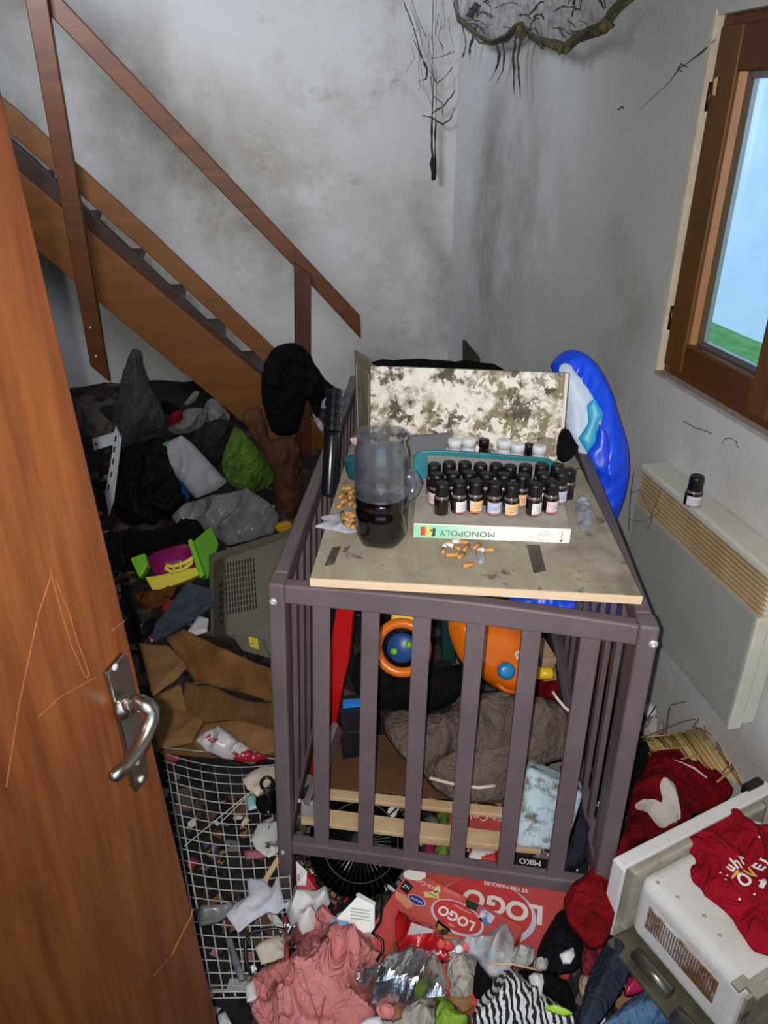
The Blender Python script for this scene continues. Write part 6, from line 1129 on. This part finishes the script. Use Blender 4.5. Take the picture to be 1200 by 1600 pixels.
# reed mat
rm = thing('reed_mat', 'broken straw reed mat fallen against the wall below the heater', 'mat', onz(1080, 1180, 0.12))
REED = [mat('reed_%d' % k, c, rough=0.7) for k, c in enumerate(((196, 166, 104), (168, 136, 78), (214, 190, 132), (136, 106, 60)))]
rr = random.Random(5)
for k in range(64):
    f = k/63; a = (1000+(1104-1000)*f+rr.uniform(-2, 2), 1160-22*f+rr.uniform(-4, 3)); L_ = 26+70*f*f+rr.uniform(-4, 8)
    b = (a[0]+L_*(0.60+0.05*f), a[1]+L_*(0.72+0.25*f)); z0 = 0.20+0.02*f+rr.uniform(-.006, .006)
    MB().tube([onz(*a, z0), onz((a[0]+b[0])/2+rr.uniform(-1, 1), (a[1]+b[1])/2, z0-0.004), onz(*b, z0-0.014)], 0.0017, 5).build('reed', REED[rr.choice((0, 0, 0, 1, 1, 2, 3))], rm, smooth=True)
for px in (((1000, 1152), (1050, 1148), (1096, 1138)), ((1020, 1172), (1062, 1168), (1110, 1152)), ((1064, 1186), (1100, 1178), (1124, 1168)), ((1120, 1222), (1140, 1206), (1146, 1200))):
    MB().tube([onz(a, b, .212) for a, b in px], 0.0025, 5).build('binding', REED[1], rm, smooth=True)
BRT = mat('twig', (112, 84, 56), rough=0.8)
for px in (((1000, 1142), (1012, 1122), (1024, 1104)), ((1040, 1145), (1043, 1120), (1046, 1106)), ((1006, 1152), (1040, 1138), (1072, 1126), (1086, 1124)), ((1048, 1102), (1062, 1098), (1078, 1096)), ((1082, 1136), (1090, 1126), (1094, 1118)), ((1086, 1136), (1104, 1144), (1118, 1154)), ((1100, 1154), (1102, 1140), (1100, 1128)), ((1118, 1152), (1120, 1166), (1130, 1186), (1146, 1210)), ((1128, 1208), (1138, 1196), (1138, 1188)), ((1140, 1190), (1152, 1212), (1164, 1236)), ((1112, 1140), (1130, 1180), (1158, 1230))):
    MB().tube([onz(a, b, .215+0.02*(i == 1)) for i, (a, b) in enumerate(px)], 0.0016, 5).build('twig', BRT, rm, smooth=True)
zc('grey_fluff', ((1004, 1130), (1016, 1118), (1034, 1122), (1040, 1140), (1022, 1150), (1006, 1148)), 0.13, FLUFF, 'grey dust fluff at the skirting below the heater', 'fluff', thick=0.03, amp=0.02, freq=40, res=24)
zc('white_plaster_bit', ((1006, 1106), (1014, 1096), (1026, 1104), (1026, 1120), (1010, 1120)), 0.12, PAPER, 'white crumpled paper at the skirting beside the cot post', 'paper', thick=0.02, amp=0.01, res=20)
# appliance
mw = thing('oven_shell', 'stripped white enamel oven shell lying open in the lower right corner', 'appliance', (0.85, 0.78, 0.15))
A0 = onz(965, 1345, 0.36); EX = nz(V(0.959, 0.282, 0)); EY = nz(V(0.282, -0.959, 0)); EZ = V(0, 0, 1); HH = 0.19; WW = 0.42
STEELP = mat('dirty_zinc', (196, 192, 180), (166, 160, 144), rough=0.4, metal=0.4, scale=12, dirt=(96, 74, 48), dscale=9, dlo=0.58, dhi=0.7)
def ap(x, y, z): return A0+EX*x+EY*y+EZ*z
def abox(name, x0, x1, y0, y1, z0, z1, m, bevel=0.0, parent=mw): return MB().box(ap((x0+x1)/2, (y0+y1)/2, (z0+z1)/2), EX*(x1-x0)/2, EY*(y1-y0)/2, EZ*(z1-z0)/2).build(name, m, parent, bevel=bevel)
abox('front_plate', 0, WW, -0.004, 0.002, -HH, 0, mat('plate_grey', (196, 204, 200), (176, 184, 176), rough=0.4, scale=6, dirt=(150, 130, 90), dscale=8, dlo=0.6, dhi=0.8))
abox('plate_flange', -0.004, WW, -0.006, 0.022, -0.004, 0.006, WHITEPL, 0.003); abox('plate_flange', -0.008, 0.0, -0.006, 0.026, -HH, 0.004, WHITEPL, 0.003); abox('plate_flange', -0.004, WW, -0.006, 0.030, -HH-0.004, -HH+0.006, STEELP, 0.003)
abox('rust_strip', 0.0004, 0.006, 0.010, 0.016, -HH+0.02, -0.02, RUST)
abox('cavity', 0.030, 0.36, 0.030, 0.285, -HH+0.006, -0.022, WHITEPL, 0.026)
cv = [c for c in mw.children if c.name.startswith('cavity')][0]; cv.modifiers['bevel'].segments = 5
abox('cavity_collar', 0.018, 0.385, 0.003, 0.034, -HH+0.004, -0.012, STEELP, 0.006)
VENT = mat('rusty_vent', (206, 202, 204), (200, 196, 198), rough=0.5, scale=6, dirt=(120, 84, 50), dscale=13, dlo=0.44, dhi=0.58)
abox('vent_panel', 0.0275, 0.0305, 0.070, 0.235, -0.125, -0.065, VENT)
vd = MB()
for i in range(26):
    for j in range(9): vd.box(ap(0.0272, 0.075+0.0061*i, -0.120+0.0062*j), EX*0.0006, EY*0.0016, EZ*0.0016)
vd.build('vent_holes', mat('hole_dark', (84, 60, 40), rough=0.9), mw)
abox('base_plate', -0.02, 0.40, 0.03, 0.33, -HH-0.012, -HH, mat('zinc_dark', (120, 114, 96), (84, 78, 64), rough=0.45, metal=0.5, scale=14), 0.002)
MB().tube([ap(0.004, 0.08, -HH+0.014), ap(0.006, 0.17, -HH+0.014)], 0.013, 14).build('capacitor', mat('metal_can', (120, 118, 110), rough=0.3, metal=0.8), mw, smooth=True)
MB().tube([ap(-0.012, 0.20, -HH+0.014), ap(-0.010, 0.27, -HH+0.014)], 0.016, 14).build('motor_can', mat('metal_can', (120, 118, 110), rough=0.3, metal=0.8), mw, smooth=True)
abox('rear_plate', 0.02, 0.40, 0.287, 0.292, -HH, -0.02, STEELP)
abox('hinge_bracket', 0.035, 0.095, 0.270, 0.300, -0.026, -0.016, STEELP, 0.002); abox('hinge_bracket', 0.06, 0.085, 0.285, 0.315, -0.020, -0.008, STEELP, 0.002); abox('hinge_bracket', 0.02, 0.05, 0.258, 0.276, -0.028, -0.019, STEELP, 0.002)
abox('corner_block', 0.09, 0.20, 0.292, 0.36, -0.07, -0.03, mat('cream_block', (206, 196, 172), (170, 156, 120), rough=0.6, scale=12, dirt=(110, 78, 44), dscale=10, dlo=0.55, dhi=0.65), 0.006)
abox('rust_patch', 0.13, 0.165, 0.245, 0.262, -0.0222, -0.0214, mat('orange_rust', (190, 110, 50), (150, 80, 36), rough=0.9, scale=40))
abox('black_foot', WW-0.06, WW-0.01, -0.02, 0.0, -0.012, 0.012, BLACK, 0.004)
for (x, y) in ((0.06, 0.10), (0.075, 0.15), (0.05, 0.06), (0.07, 0.19)): MB().lathe([(0, 0), (0.004, 0), (0.003, 0.0012), (0, 0.0015)], ap(x, y, -0.0222), 10).build('rivet', STEELP, mw, smooth=True)
ZS = A0[2]-0.018
ts = zc('crimson_tshirt', ((1068, 1296), (1090, 1280), (1126, 1266), (1156, 1270), (1168, 1286), (1204, 1292), (1300, 1310), (1320, 1480), (1240, 1500), (1186, 1490), (1166, 1470), (1150, 1440), (1128, 1416), (1102, 1398), (1098, 1388), (1080, 1376), (1078, 1352), (1092, 1348), (1076, 1322)), ZS, RED2, 'crimson t-shirt with white and yellow lettering on the white appliance', 't-shirt', thick=0.016, edge=0.03, amp=0.016, freq=10, res=90, along=(1, .6), ang=0.5, back=0.002)
tu = onz(1192, 1352, ZS)-onz(1150, 1380, ZS); tvv = np.cross(V(0, 0, 1), nz(tu)); YLW = mat('yellow_letter', (226, 180, 90), rough=0.7)
def tl(s, x, y, size, m, ang=0.0): 
    u_ = nz(tu)*math.cos(ang)+tvv*math.sin(ang); textmesh('lettering', s, size*1.12, onz(x, y, ZS+0.05), u_, np.cross(V(0, 0, 1), u_), m, ts, lift=0.0035, sub=4, bold=0.0010, conform=ts)
tl('O', 1168, 1362, 0.030, WHITEINK); tl('V', 1179, 1352, 0.028, YLW); tl('E', 1190, 1344, 0.026, WHITEINK); tl('L', 1201, 1337, 0.026, WHITEINK)
tl('u', 1144, 1344, 0.024, WHITEINK, .2); tl('h', 1154, 1338, 0.028, WHITEINK, -.2); tl('r', 1163, 1330, 0.028, WHITEINK, -.3); tl('ssh', 1194, 1372, 0.014, WHITEINK, .3)
for (x, y) in ((1129, 1352), (1140, 1356), (1137, 1364), (1162, 1386), (1183, 1385), (1189, 1300)):
    o = MB().lathe([(0.0022, 0), (0.0022, 0.0004)], onz(x, y, ZS+0.05), 10).build('dot', WHITEINK, ts); drop(o.data, ts, V(0, 0, 1), 0.002)
o = MB().prism(zs((1146, 1358, ZS+.05), (1156, 1346, ZS+.05), (1160, 1350, ZS+.05), (1148, 1362, ZS+.05)), (0, 0, .0004)).build('yellow_dash', YLW, ts); drop(o.data, ts, V(0, 0, 1), 0.002)

for o in list(bpy.data.objects):
    if o.type == 'EMPTY' and not o.children: bpy.data.objects.remove(o)
